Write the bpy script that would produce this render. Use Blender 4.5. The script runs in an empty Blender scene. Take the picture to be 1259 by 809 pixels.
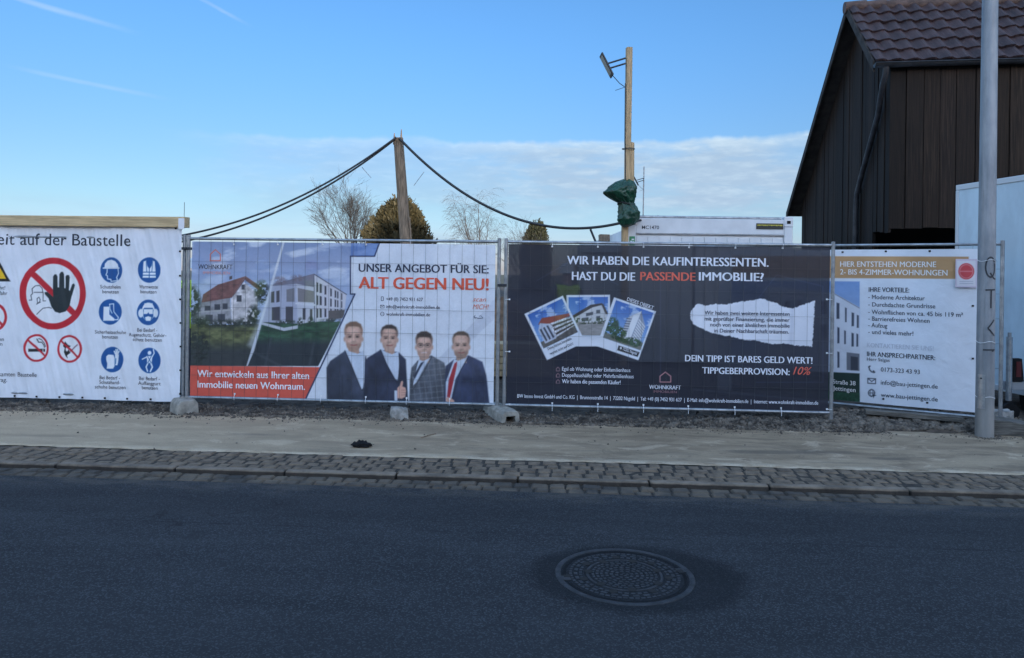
import bpy, bmesh, math, random
import numpy as np
from mathutils import Vector, Matrix
R = math.radians
random.seed(7); rng = np.random.default_rng(7)
scene = bpy.context.scene
col = scene.collection
PI = math.pi

# ------------------------------------------------------------------ camera
F, CX, CY, HC = 900.0, 629.5, 337.0, 1.65
YAW, ROLL = R(3.5), R(.77)
cd = bpy.data.cameras.new('camera'); cam = bpy.data.objects.new('camera', cd); col.objects.link(cam)
cd.sensor_width = 36; cd.lens = F / 1259 * 36; cd.shift_y = -(404.5 - CY) / 1259
cd.clip_start = .05; cd.clip_end = 4000
cam.location = (0, 0, HC)
cam.rotation_euler = (Matrix.Rotation(YAW, 4, 'Z') @ Matrix.Rotation(PI / 2, 4, 'X') @ Matrix.Rotation(ROLL, 4, 'Z')).to_euler()
scene.camera = cam

# ------------------------------------------------------------------ light
SUN_EL, SUN_AZ = R(7.5), R(158)          # azimuth clockwise from +Y: behind the camera, a little right
SKY_STRENGTH, SUN_STRENGTH, EXPOSURE = .15, 2.6, 1.15
w = bpy.data.worlds.new('World'); scene.world = w; w.use_nodes = True
scene.view_settings.view_transform = 'Standard'; scene.view_settings.look = 'None'
scene.view_settings.gamma = 1; scene.view_settings.use_curve_mapping = False
scene.view_settings.exposure = EXPOSURE

class NT:
    """short-hand for building node trees"""
    def __init__(s, tree): s.t = tree; s.n = tree.nodes; s.l = tree.links
    def node(s, ty, **kw):
        n = s.n.new(ty)
        for k, v in kw.items(): setattr(n, k, v)
        return n
    def put(s, sock, v):
        if hasattr(v, 'is_output'): s.l.new(v, sock)
        elif v is not None:
            if isinstance(v, (tuple, list)) and sock.type == 'RGBA' and len(v) == 3: v = (*v, 1)
            sock.default_value = v
    def math(s, op, a, b=None, c=None, clamp=False):
        n = s.node('ShaderNodeMath', operation=op); n.use_clamp = clamp
        for i, v in enumerate((a, b, c)):
            if v is not None: s.put(n.inputs[i], v)
        return n.outputs[0]
    def ramp(s, v, a, b, lo=0., hi=1., smooth=True):
        n = s.node('ShaderNodeMapRange'); n.interpolation_type = 'SMOOTHSTEP' if smooth else 'LINEAR'
        for i, q in enumerate((v, a, b, lo, hi)): s.put(n.inputs[i], q)
        return n.outputs[0]
    def mix(s, f, a, b, mode='MIX'):
        n = s.node('ShaderNodeMix', data_type='RGBA', blend_type=mode)
        s.put(n.inputs[0], f); s.put(n.inputs[6], a); s.put(n.inputs[7], b); return n.outputs[2]
    def noise(s, vec, scale, detail=4, rough=.55, dist=0):
        n = s.node('ShaderNodeTexNoise'); s.put(n.inputs['Vector'], vec)
        n.inputs['Scale'].default_value = scale; n.inputs['Detail'].default_value = detail
        n.inputs['Roughness'].default_value = rough; n.inputs['Distortion'].default_value = dist
        return n.outputs['Fac']
    def voro(s, vec, scale, out='Distance'):
        n = s.node('ShaderNodeTexVoronoi'); s.put(n.inputs['Vector'], vec); n.inputs['Scale'].default_value = scale
        return n.outputs[out]
    def mapping(s, vec, sc=(1, 1, 1), loc=(0, 0, 0)):
        n = s.node('ShaderNodeMapping'); s.put(n.inputs[0], vec)
        n.inputs['Scale'].default_value = sc; n.inputs['Location'].default_value = loc; return n.outputs[0]
    def comb(s, x, y, z):
        n = s.node('ShaderNodeCombineXYZ')
        for i, v in enumerate((x, y, z)): s.put(n.inputs[i], v)
        return n.outputs[0]

def build_sky():
    g = NT(w.node_tree); w.node_tree.nodes.clear()
    sky = g.node('ShaderNodeTexSky', sky_type='NISHITA'); sky.sun_disc = False
    sky.sun_elevation = SUN_EL; sky.sun_rotation = SUN_AZ
    sky.altitude = 400; sky.air_density = 1.0; sky.dust_density = .6; sky.ozone_density = 2.0
    tc = g.node('ShaderNodeTexCoord'); d = tc.outputs['Generated']
    sep = g.node('ShaderNodeSeparateXYZ'); g.put(sep.inputs[0], d); x, y, z = sep.outputs
    hyp = g.math('SQRT', g.math('ADD', g.math('MULTIPLY', x, x), g.math('MULTIPLY', y, y)))
    el = g.math('ARCTAN2', z, hyp)                         # radians above the horizon
    az = g.math('ARCTAN2', x, y)                           # radians right of +Y
    # flat bank of stratocumulus low in the east
    v = g.comb(g.math('MULTIPLY', az, 3.2), g.math('MULTIPLY', el, 11), 0)
    n1 = g.noise(v, 2.1, 6, .55, .35)
    n2 = g.noise(g.mapping(v, (2.2, 2.6, 1), (3, 7, 0)), 3.2, 5, .6, .2)
    edge = g.noise(g.comb(g.math('MULTIPLY', az, 5), 0, 4), 2.4, 4, .6)
    top = g.ramp(g.math('ADD', el, g.math('ADD', g.math('MULTIPLY', edge, -.03), g.math('MULTIPLY', az, -.012))), .168, .160)
    bot = g.ramp(g.math('ADD', el, g.math('MULTIPLY', n1, .05)), .082, .132)
    side = g.ramp(az, -.53, -.33)
    bank = g.math('MULTIPLY', g.math('MULTIPLY', top, bot), side)
    thick = g.ramp(g.math('ADD', g.math('MULTIPLY', n1, .8), g.math('MULTIPLY', n2, .25)), .36, .60, .45, 1)
    right = g.ramp(az, -.20, .06, .50, 1)
    cover = g.math('MULTIPLY', g.math('MULTIPLY', bank, thick), right)
    low = g.math('MULTIPLY', g.ramp(el, .10, .03), g.ramp(g.noise(g.mapping(v, (.7, 1.6, 1), (9, 2, 0)), 2.3, 5, .55), .42, .68))
    cover = g.math('MAXIMUM', cover, g.math('MULTIPLY', low, .55))
    # old contrails high on the left
    def trail(a0, e0, a1, e1, wd, st):
        L = math.hypot(a1 - a0, e1 - e0); ux, uy = (a1 - a0) / L, (e1 - e0) / L
        da = g.math('SUBTRACT', az, a0); de = g.math('SUBTRACT', el, e0)
        al = g.math('ADD', g.math('MULTIPLY', da, ux), g.math('MULTIPLY', de, uy))
        pe = g.math('ABSOLUTE', g.math('ADD', g.math('ADD', g.math('MULTIPLY', da, -uy), g.math('MULTIPLY', de, ux)),
                                       g.math('MULTIPLY', g.math('SUBTRACT', n2, .5), wd * .9)))
        m = g.math('MULTIPLY', g.ramp(pe, wd, wd * .1), g.math('MULTIPLY', g.ramp(al, -.02, .05), g.ramp(al, L + .01, L * .6)))
        return g.math('MULTIPLY', m, g.math('MULTIPLY', st, g.ramp(n1, .3, .6, .5, 1)))
    tr = None
    for a in ((-.73, .305, -.535, .279, .0048, .34), (-.485, .335, -.41, .305, .0034, .26), (-.66, .222, -.50, .207, .004, .24)):
        t = trail(*a); tr = t if tr is None else g.math('MAXIMUM', tr, t)
    cover = g.math('MAXIMUM', cover, tr)
    rim = g.ramp(g.math('ADD', el, g.math('ADD', g.math('MULTIPLY', edge, -.03), g.math('MULTIPLY', az, -.012))), .142, .164, 0, .55)
    lit = g.mix(g.math('ADD', g.ramp(n2, .40, .75, 0, .45), rim, clamp=True), (1.30, 1.75, 2.30), (2.1, 2.6, 3.0))
    tint = g.mix(g.ramp(el, .09, .36), SKY_TINT_LOW, SKY_TINT_HIGH)
    tint = g.mix(g.ramp(el, .10, .0), tint, g.mix(1.0, tint, (.98, .92, 1.38), 'MULTIPLY'))
    # gain raised overhead and behind the camera, an added fill for the shaded street
    fwd = g.math('DIVIDE', y, g.math('MAXIMUM', hyp, .001))
    bright = g.math('MAXIMUM', g.ramp(el, .40, .95), g.ramp(fwd, .55, -.35))
    gain = g.mix(bright, (NORTH_SKY,) * 3, tuple(SOUTH_FILL * q for q in FILL_TINT))
    base = g.mix(1.0, g.mix(1.0, sky.outputs[0], tint, 'MULTIPLY'), gain, 'MULTIPLY')
    c = g.mix(g.math('MULTIPLY', cover, CLOUD_OPACITY, clamp=True), base, lit)
    bg = g.node('ShaderNodeBackground'); g.put(bg.inputs[0], c); bg.inputs[1].default_value = SKY_STRENGTH
    out = g.node('ShaderNodeOutputWorld'); g.l.new(bg.outputs[0], out.inputs[0])
SKY_TINT_LOW, SKY_TINT_HIGH = (.81, .98, 1.33), (.82, 1.26, 1.76); NORTH_SKY, SOUTH_FILL, FILL_TINT = .465, 2.0, (1.82, 1.06, .74); CLOUD_OPACITY = .95
build_sky()
ld = bpy.data.lights.new('sun', 'SUN'); ld.energy = SUN_STRENGTH; ld.angle = R(.5); ld.color = (1, .87, .70)
sun = bpy.data.objects.new('sun', ld); col.objects.link(sun)
sd = Vector((math.sin(SUN_AZ) * math.cos(SUN_EL), math.cos(SUN_AZ) * math.cos(SUN_EL), math.sin(SUN_EL)))
sun.rotation_euler = sd.to_track_quat('Z', 'Y').to_euler(); sun.location = (0, -20, 30)

# ------------------------------------------------------------------ helpers
def s2l(c):
    c = np.asarray(c, float) / 255.
    return np.where(c <= .04045, c / 12.92, ((c + .055) / 1.055) ** 2.4)
def L(*c): return tuple(float(q) for q in s2l(c))

def tag(o, label=None, cat=None, group=None, kind=None):
    if label: o['label'] = label
    if cat: o['category'] = cat
    if group: o['group'] = group
    if kind: o['kind'] = kind
    return o
def empty(name, loc=(0, 0, 0), rz=0, label=None, cat=None, group=None):
    o = bpy.data.objects.new(name, None); col.objects.link(o)
    o.location = loc; o.rotation_euler = (0, 0, rz); o.empty_display_size = .2
    return tag(o, label, cat, group)
def link(name, me, m=None, parent=None, loc=None):
    o = bpy.data.objects.new(name, me); col.objects.link(o)
    if m is not None:
        for q in (m if isinstance(m, (list, tuple)) else [m]): me.materials.append(q)
    if parent is not None: o.parent = parent
    if loc is not None: o.location = loc
    return o
class MB:
    """collects shapes into one mesh"""
    def __init__(s): s.v = []; s.f = []; s.mi = []; s.sm = []
    def add(s, vs, fs, mi=0, smooth=False):
        b = len(s.v); s.v += [tuple(p) for p in vs]; s.f += [tuple(i + b for i in f) for f in fs]
        s.mi += [mi] * len(fs); s.sm += [smooth] * len(fs)
    def box(s, a, b, mi=0, jit=0, M=None):
        (x0, y0, z0), (x1, y1, z1) = a, b
        vs = [Vector((x, y, z)) for z in (z0, z1) for y in (y0, y1) for x in (x0, x1)]
        if jit: vs = [p + Vector((random.uniform(-jit, jit), random.uniform(-jit, jit), random.uniform(-jit, jit))) for p in vs]
        if M is not None: vs = [M @ p for p in vs]
        s.add(vs, [(0, 2, 3, 1), (4, 5, 7, 6), (0, 1, 5, 4), (2, 6, 7, 3), (0, 4, 6, 2), (1, 3, 7, 5)], mi)
    def tube(s, pts, rad, n=8, mi=0, caps=True, smooth=True):
        pts = [Vector(p) for p in pts]; m = len(pts)
        if not hasattr(rad, '__len__'): rad = [rad] * m
        up = None; vs = []
        for i, p in enumerate(pts):
            t = (pts[min(i + 1, m - 1)] - pts[max(i - 1, 0)])
            if t.length < 1e-9: t = Vector((0, 0, 1))
            t.normalize()
            if up is None: up = Vector((0, 0, 1)) if abs(t.z) < .9 else Vector((1, 0, 0))
            a = t.cross(up).normalized(); bb = a.cross(t).normalized(); up = bb
            for k in range(n):
                an = 2 * PI * k / n; vs.append(p + (a * math.cos(an) + bb * math.sin(an)) * rad[i])
        fs = [(i * n + k, i * n + (k + 1) % n, (i + 1) * n + (k + 1) % n, (i + 1) * n + k) for i in range(m - 1) for k in range(n)]
        s.add(vs, fs, mi, smooth)
        if caps:
            s.add([vs[k] for k in range(n)], [tuple(reversed(range(n)))], mi); s.add([vs[(m - 1) * n + k] for k in range(n)], [tuple(range(n))], mi)
    def lathe(s, prof, n=24, c=(0, 0, 0), mi=0, smooth=True):
        vs = [(c[0] + r * math.cos(2 * PI * k / n), c[1] + r * math.sin(2 * PI * k / n), c[2] + z) for r, z in prof for k in range(n)]
        fs = [(i * n + k, i * n + (k + 1) % n, (i + 1) * n + (k + 1) % n, (i + 1) * n + k) for i in range(len(prof) - 1) for k in range(n)]
        s.add(vs, fs, mi, smooth)
    def build(s, name, m=None, parent=None, loc=None, bevel=0, seg=1):
        me = bpy.data.meshes.new(name); me.from_pydata(s.v, [], s.f)
        me.polygons.foreach_set('material_index', s.mi); me.polygons.foreach_set('use_smooth', s.sm)
        me.validate(); me.update()
        o = link(name, me, m, parent, loc)
        if bevel:
            q = o.modifiers.new('bevel', 'BEVEL'); q.width = bevel; q.segments = seg; q.limit_method = 'ANGLE'; q.angle_limit = R(40)
        return o
def npmesh(name, V, Fq, m=None, parent=None, smooth=False, colors=None):
    """fast mesh from arrays: V (n,3), Fq (m,k)"""
    me = bpy.data.meshes.new(name); V = np.asarray(V, np.float32); Fq = np.asarray(Fq, np.int32)
    k = Fq.shape[1]
    me.vertices.add(len(V)); me.vertices.foreach_set('co', V.ravel())
    me.loops.add(Fq.size); me.loops.foreach_set('vertex_index', Fq.ravel())
    me.polygons.add(len(Fq)); me.polygons.foreach_set('loop_start', np.arange(len(Fq), dtype=np.int32) * k)
    me.polygons.foreach_set('use_smooth', np.full(len(Fq), smooth))
    me.update(calc_edges=True)
    if colors is not None:
        a = me.color_attributes.new('print', 'FLOAT_COLOR', 'POINT')
        c = np.ones((len(V), 4), np.float32); c[:, :3] = colors; a.data.foreach_set('color', c.ravel())
    return link(name, me, m, parent)

# value noise for meshes and prints
def vnoise(x, y, seed=0):
    xi = np.floor(x).astype(np.int64); yi = np.floor(y).astype(np.int64); fx = x - xi; fy = y - yi
    def h(a, b):
        n = (a * 374761393 + b * 668265263 + seed * 974711) & 0xffffffff
        n = ((n ^ (n >> 13)) * 1274126177) & 0xffffffff
        return ((n ^ (n >> 16)) & 0xffff) / 65535.
    u = fx * fx * (3 - 2 * fx); q = fy * fy * (3 - 2 * fy)
    return (h(xi, yi) * (1 - u) + h(xi + 1, yi) * u) * (1 - q) + (h(xi, yi + 1) * (1 - u) + h(xi + 1, yi + 1) * u) * q
def fbm(x, y, seed=0, o=4):
    t = 0; a = .5; s = 0
    for k in range(o): t = t + a * vnoise(x * 2 ** k, y * 2 ** k, seed + k); s += a; a *= .5
    return t / s

# ------------------------------------------------------------------ materials
def mat(name, colr=(.5, .5, .5), rough=.7, metal=0, var=0, vscale=5, bump=0, bscale=40, coat=0, spec=.5, stretch=(1, 1, 1), tint2=None):
    m = bpy.data.materials.new(name); m.use_nodes = True; g = NT(m.node_tree)
    b = g.n['Principled BSDF']; b.inputs['Roughness'].default_value = rough; b.inputs['Metallic'].default_value = metal
    b.inputs['Specular IOR Level'].default_value = spec
    if coat: b.inputs['Coat Weight'].default_value = coat
    tc = g.node('ShaderNodeTexCoord').outputs['Object']; tc = g.mapping(tc, stretch)
    if var:
        f = g.noise(tc, vscale, 6, .6)
        c2 = tint2 if tint2 else tuple(q * (1 - var) for q in colr)
        c1 = tuple(min(1, q * (1 + var * .6)) for q in colr)
        g.put(b.inputs['Base Color'], g.mix(g.ramp(f, .32, .68), c2, c1))
        g.put(b.inputs['Roughness'], g.ramp(f, .3, .7, min(1, rough + .08), max(.05, rough - .08)))
    else: b.inputs['Base Color'].default_value = (*colr, 1)
    if bump:
        bn = g.node('ShaderNodeBump'); bn.inputs['Strength'].default_value = bump; bn.inputs['Distance'].default_value = .02
        g.put(bn.inputs['Height'], g.noise(tc, bscale, 5, .6)); g.l.new(bn.outputs[0], b.inputs['Normal'])
    return m
def mat_print(name, rough=.55, through=.10):
    """perforated vinyl banner: colour is what is printed on it, a little of what is behind shows through"""
    m = bpy.data.materials.new(name); m.use_nodes = True; g = NT(m.node_tree)
    b = g.n['Principled BSDF']; b.inputs['Roughness'].default_value = rough
    a = g.node('ShaderNodeVertexColor'); a.layer_name = 'print'
    tc = g.node('ShaderNodeTexCoord').outputs['Object']
    dirt = g.ramp(g.noise(tc, 2.6, 6, .65), .3, .72, .90, 1.0)
    g.put(b.inputs['Base Color'], g.mix(1.0, a.outputs[0], g.comb(dirt, dirt, dirt), 'MULTIPLY'))
    bn = g.node('ShaderNodeBump'); bn.inputs['Strength'].default_value = .35; bn.inputs['Distance'].default_value = .02
    g.put(bn.inputs['Height'], g.noise(tc, 7, 4, .55, .6)); g.l.new(bn.outputs[0], b.inputs['Normal'])
    if through:
        t = g.node('ShaderNodeBsdfTransparent'); mx = g.node('ShaderNodeMixShader'); mx.inputs[0].default_value = through
        g.l.new(b.outputs[0], mx.inputs[1]); g.l.new(t.outputs[0], mx.inputs[2]); g.l.new(mx.outputs[0], g.n['Material Output'].inputs[0])
    return m
INK = {}
def ink(c):
    k = tuple(c)
    if k not in INK: INK[k] = mat('ink', L(*c), .55)
    return INK[k]

M = {}
M['galv'] = mat('galvanised_steel', (.36, .38, .40), .42, .75, .28, 9, .05, 60)
M['wire'] = mat('mesh_wire', (.07, .074, .082), .5, .5)
M['concrete'] = mat('concrete', (.30, .285, .25), .9, 0, .30, 11, .5, 45)
M['rock'] = mat('rock', (.33, .32, .30), .9, 0, .35, 14, .6, 40)
M['black'] = mat('black_rubber', (.008, .008, .009), .75, spec=.25)
M['tie'] = mat('cable_tie', (.75, .76, .78), .5)
M['cable'] = mat('cable_sheath', (.018, .02, .022), .5)
M['timber'] = mat('new_timber', (.47, .33, .18), .75, 0, .30, 6, .2, 40, stretch=(9, 9, .7))
M['beam'] = mat('beam_timber', (.55, .41, .23), .75, 0, .25, 6, .2, 40, stretch=(.6, 9, 9))
M['oldwood'] = mat('weathered_wood', (.26, .19, .13), .85, 0, .5, 7, .4, 40, stretch=(9, 9, .6))
M['darkmetal'] = mat('dark_metal', (.045, .05, .058), .5, .5)
M['white'] = mat('white_paint', (.66, .68, .70), .45, 0, .08, 3)
M['whitepaper'] = mat('white_paper', (.75, .76, .80), .6)
M['tarp'] = mat('green_tarp', (.012, .060, .036), .33, 0, .3, 9, .4, 25)
M['void'] = mat('dark_interior', (.012, .011, .010), .9)

def mat_boards(name, base, sx):
    m = bpy.data.materials.new(name); m.use_nodes = True; g = NT(m.node_tree); b = g.n['Principled BSDF']
    tc = g.node('ShaderNodeTexCoord').outputs['Object']
    fine = g.noise(g.mapping(tc, (28, 28, .9)), 1.6, 6, .65, .4)
    big = g.noise(g.mapping(tc, (3.6, 3.6, .25)), 1.0, 3, .6)
    worn = g.math('MULTIPLY', g.ramp(fine, .48, .72), g.ramp(big, .42, .66))
    c = g.mix(g.ramp(fine, .3, .7), tuple(q * .5 for q in base), tuple(q * 1.35 for q in base))
    c = g.mix(g.math('MULTIPLY', worn, .5), c, (.070, .046, .031))
    at = g.node('ShaderNodeVertexColor'); at.layer_name = 'print'
    c = g.mix(1.0, c, at.outputs[0], 'MULTIPLY')
    g.put(b.inputs['Base Color'], c); b.inputs['Roughness'].default_value = .8; b.inputs['Specular IOR Level'].default_value = .3
    bn = g.node('ShaderNodeBump'); bn.inputs['Strength'].default_value = .5; bn.inputs['Distance'].default_value = .01
    g.put(bn.inputs['Height'], fine); g.l.new(bn.outputs[0], b.inputs['Normal']); return m
M['boards'] = mat_boards('tarred_boards', (.0165, .0100, .0066), 1)

def mat_tile():
    m = bpy.data.materials.new('roof_tile'); m.use_nodes = True; g = NT(m.node_tree); b = g.n['Principled BSDF']
    tc = g.node('ShaderNodeTexCoord').outputs['Object']
    n = g.noise(tc, 2.2, 5, .65); n2 = g.noise(tc, 30, 4, .6)
    c = g.mix(g.ramp(n, .3, .7), (.026, .0125, .013), (.056, .029, .028))
    c = g.mix(g.math('MULTIPLY', g.ramp(n2, .55, .72), .5), c, (.10, .085, .08))
    g.put(b.inputs['Base Color'], c); b.inputs['Roughness'].default_value = .6
    bn = g.node('ShaderNodeBump'); bn.inputs['Strength'].default_value = .3; bn.inputs['Distance'].default_value = .01
    g.put(bn.inputs['Height'], n2); g.l.new(bn.outputs[0], b.inputs['Normal']); return m
M['tile'] = mat_tile()

def mat_asphalt(name, base, speck=.62, road=False):
    m = bpy.data.materials.new(name); m.use_nodes = True; g = NT(m.node_tree); b = g.n['Principled BSDF']; b.inputs['Specular IOR Level'].default_value = .22
    tc = g.node('ShaderNodeTexCoord').outputs['Object']
    v = g.voro(tc, 135, 'Color'); sv = g.node('ShaderNodeSeparateColor'); g.put(sv.inputs[0], v)
    grain = sv.outputs[0]
    fine = g.noise(tc, 240, 3, .7); patch = g.noise(tc, .55, 8, .68); mid = g.noise(g.mapping(tc, (.5, 2.2, 1)), 1.6, 5, .6)
    c = g.mix(g.ramp(patch, .3, .7), tuple(q * .82 for q in base), tuple(q * 1.14 for q in base))
    c = g.mix(g.math('MULTIPLY', g.ramp(mid, .45, .75), .35), c, tuple(q * 1.3 for q in base))
    c = g.mix(g.math('MULTIPLY', g.ramp(grain, .60, .95, 0, 1), speck), c, tuple(min(.4, q * 3.4) for q in base))
    c = g.mix(g.math('MULTIPLY', g.ramp(fine, .55, .35), .5), c, tuple(q * .35 for q in base))
    light = g.ramp(g.voro(g.mapping(tc, (1, 1, 1), (5, 3, 0)), 9.5), .045, .02)                       # the odd pale chipping
    c = g.mix(g.math('MULTIPLY', light, g.ramp(g.noise(tc, 3.1, 2, .5), .5, .62, 0, .8)), c, (.26, .25, .24))
    if road:
        sep = g.node('ShaderNodeSeparateXYZ'); g.put(sep.inputs[0], tc); y = sep.outputs[1]
        wob = g.math('MULTIPLY', g.math('SUBTRACT', g.noise(g.mapping(tc, (.5, .5, 1)), 1.2, 4, .6), .5), .22)
        yy = g.math('ADD', y, wob)
        grit = g.math('MULTIPLY', g.ramp(yy, 5.28, 5.66), g.ramp(g.noise(g.mapping(tc, (.8, 2, 1)), 4, 6, .7), .38, .66))
        c = g.mix(g.math('MULTIPLY', grit, .55), c, (.13, .112, .09))
        band = g.math('MULTIPLY', g.ramp(yy, 4.75, 4.95), g.ramp(yy, 5.5, 5.3)); c = g.mix(g.math('MULTIPLY', band, .22), c, tuple(q * .55 for q in base))
        seam = g.ramp(g.math('ABSOLUTE', g.math('SUBTRACT', g.math('ADD', y, g.math('MULTIPLY', wob, .25)), 4.72)), .016, .003)
        c = g.mix(g.math('MULTIPLY', seam, g.ramp(g.noise(tc, 1.3, 5, .65), .42, .60, 0, .55)), c, tuple(q * .35 for q in base))
        vo = g.node('ShaderNodeTexVoronoi', feature='DISTANCE_TO_EDGE'); g.put(vo.inputs['Vector'], g.node('ShaderNodeVectorMath', operation='ADD').outputs[0]); vo.inputs['Scale'].default_value = .45
        va = vo.inputs['Vector'].links[0].from_node; g.put(va.inputs[0], tc); nz = g.node('ShaderNodeTexNoise'); g.put(nz.inputs['Vector'], tc); nz.inputs['Scale'].default_value = 3; nz.inputs['Detail'].default_value = 6; g.put(va.inputs[1], nz.outputs['Color'])
        crack = g.math('MULTIPLY', g.ramp(vo.outputs['Distance'], .006, .001), g.ramp(g.noise(tc, .5, 3, .5), .54, .60, 0, .6))
        c = g.mix(crack, c, tuple(q * .3 for q in base))
        lane = g.ramp(g.math('ABSOLUTE', g.math('SUBTRACT', yy, 3.1)), .55, .15, 0, .25); c = g.mix(lane, c, tuple(q * 1.25 for q in base))
        spotn = g.ramp(g.noise(tc, 1.9, 3, .5), .66, .72, 0, .35); c = g.mix(spotn, c, tuple(q * .55 for q in base))
    g.put(b.inputs['Base Color'], c)
    g.put(b.inputs['Roughness'], g.ramp(mid, .3, .7, .92, .78))
    bn = g.node('ShaderNodeBump'); bn.inputs['Strength'].default_value = .8; bn.inputs['Distance'].default_value = .006
    g.put(bn.inputs['Height'], g.math('ADD', grain, fine)); g.l.new(bn.outputs[0], b.inputs['Normal']); return m
M['asphalt'] = mat_asphalt('road_asphalt', (.0315, .0340, .0380), road=True)


def mat_patch():
    m = mat_asphalt('patch_asphalt', (.027, .0298, .0345), .10); g = NT(m.node_tree); tc = g.node('ShaderNodeTexCoord').outputs['Object']
    sep = g.node('ShaderNodeSeparateXYZ'); g.put(sep.inputs[0], tc)
    dx = g.math('DIVIDE', sep.outputs[0], .64); dy = g.math('DIVIDE', sep.outputs[1], .48)
    r = g.math('SQRT', g.math('ADD', g.math('MULTIPLY', dx, dx), g.math('MULTIPLY', dy, dy)))
    r = g.math('ADD', r, g.math('ADD', g.math('MULTIPLY', g.math('SUBTRACT', g.noise(tc, 5, 5, .6), .5), .22), g.math('MULTIPLY', g.math('SUBTRACT', g.noise(tc, 60, 3, .7), .5), .25)))
    g.put(g.n['Principled BSDF'].inputs['Alpha'], g.ramp(r, 1.05, .80, 0, .5)); return m
def mat_sidewalk():
    m = bpy.data.materials.new('dusty_pavement'); m.use_nodes = True; g = NT(m.node_tree); b = g.n['Principled BSDF']
    tc = g.node('ShaderNodeTexCoord').outputs['Object']
    sx = g.mapping(tc, (.7, 2.4, 1)); n1 = g.noise(sx, 1.7, 7, .62, .6); n2 = g.noise(tc, 3.2, 6, .65); n3 = g.noise(tc, 60, 4, .7)
    tracks = g.noise(g.mapping(tc, (.30, 5.5, 1), (3, 1, 0)), 1.5, 7, .68, .8)
    c = g.mix(g.ramp(n1, .3, .7), (.215, .155, .098), (.375, .280, .180))
    c = g.mix(g.math('MULTIPLY', g.ramp(tracks, .52, .7), .5), c, (.23, .182, .130))
    c = g.mix(g.math('MULTIPLY', g.ramp(n2, .55, .8), .45), c, (.52, .405, .275))
    blot = g.noise(g.mapping(tc, (.9, 1.6, 1), (7, 2, 0)), 2.2, 8, .7, .8); crk = g.noise(g.mapping(tc, (.6, 4.5, 1), (1, 9, 0)), 3.5, 6, .7)
    c = g.mix(g.math('MULTIPLY', g.ramp(blot, .52, .66), .65), c, (.165, .122, .080)); c = g.mix(g.math('MULTIPLY', g.ramp(blot, .46, .36), .5), c, (.60, .47, .33))
    c = g.mix(g.math('MULTIPLY', g.ramp(crk, .60, .68), .45), c, (.155, .120, .088))
    sep = g.node('ShaderNodeSeparateXYZ'); g.put(sep.inputs[0], tc)
    dust = g.math('MULTIPLY', g.ramp(sep.outputs[1], 6.64, 6.53), g.ramp(g.noise(g.mapping(tc, (1, 3, 1)), 2.4, 5, .65), .40, .60, 0, .75)); c = g.mix(dust, c, (.52, .43, .32))
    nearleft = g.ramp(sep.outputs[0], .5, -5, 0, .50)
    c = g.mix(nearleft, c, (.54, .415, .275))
    def spot(x, y, rx, ry, k):
        dx = g.math('DIVIDE', g.math('SUBTRACT', sep.outputs[0], x), rx); dy = g.math('DIVIDE', g.math('SUBTRACT', sep.outputs[1], y), ry)
        r = g.math('ADD', g.math('SQRT', g.math('ADD', g.math('MULTIPLY', dx, dx), g.math('MULTIPLY', dy, dy))), g.math('MULTIPLY', g.math('SUBTRACT', n2, .5), 1.6))
        return g.math('MULTIPLY', g.ramp(r, 1.1, .35), k)
    for a in ((2.05, 7.05, .55, .10, .62), (2.55, 7.12, .5, .09, .5), (3.05, 6.92, .22, .07, .6), (2.5, 6.72, .4, .06, .35), (-3.0, 7.2, .35, .07, .35), (1.1, 6.9, .5, .1, .3), (4.2, 6.75, .5, .08, .3), (-5.0, 6.9, .5, .08, .25)):
        c = g.mix(spot(*a), c, (.085, .070, .056))
    c = g.mix(g.math('MULTIPLY', g.ramp(n3, .5, .3), .35), c, (.08, .072, .065))
    g.put(b.inputs['Base Color'], c); b.inputs['Roughness'].default_value = .9
    bn = g.node('ShaderNodeBump'); bn.inputs['Strength'].default_value = .5; bn.inputs['Distance'].default_value = .008
    g.put(bn.inputs['Height'], g.math('ADD', n3, n1)); g.l.new(bn.outputs[0], b.inputs['Normal']); return m
M['sidewalk'] = mat_sidewalk(); M['patch'] = mat_patch()
M['cobble'] = mat('setts', (.185, .136, .092), .9, 0, .3, 9, .8, 60, tint2=(.105, .080, .058))
M['gutter'] = mat('gutter_setts', (.110, .085, .060), .9, 0, .45, 3, .8, 55, tint2=(.048, .043, .038))
M['kerb'] = mat('kerb_stone', (.20, .155, .112), .9, 0, .35, 5, .6, 50, tint2=(.115, .090, .068))
def kerb_face_shade(m):
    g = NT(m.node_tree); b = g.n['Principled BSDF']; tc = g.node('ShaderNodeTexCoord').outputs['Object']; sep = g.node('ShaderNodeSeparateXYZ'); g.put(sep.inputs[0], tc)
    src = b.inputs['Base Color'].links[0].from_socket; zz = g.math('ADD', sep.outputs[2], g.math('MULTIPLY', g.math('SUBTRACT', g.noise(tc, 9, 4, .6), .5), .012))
    g.put(b.inputs['Base Color'], g.mix(g.ramp(zz, -.001, -.012, 0, .85), src, (.022, .019, .017)))  # shade on the kerb's front face, painted into its colour towards the gutter
kerb_face_shade(M['kerb'])
M['joint'] = mat('joint_dirt', (.042, .034, .026), .95, 0, .4, 20, .5, 80)
M['soil'] = mat('soil', (.085, .062, .044), .95, 0, .5, 6, 1.0, 30, tint2=(.034, .026, .020))
M['gravel'] = mat('gravel', (.150, .124, .098), .9, 0, .6, 9, .4, 60, tint2=(.035, .030, .026))
M['field'] = mat('field', (.075, .075, .04), .95, 0, .4, .4, 0)

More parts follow.
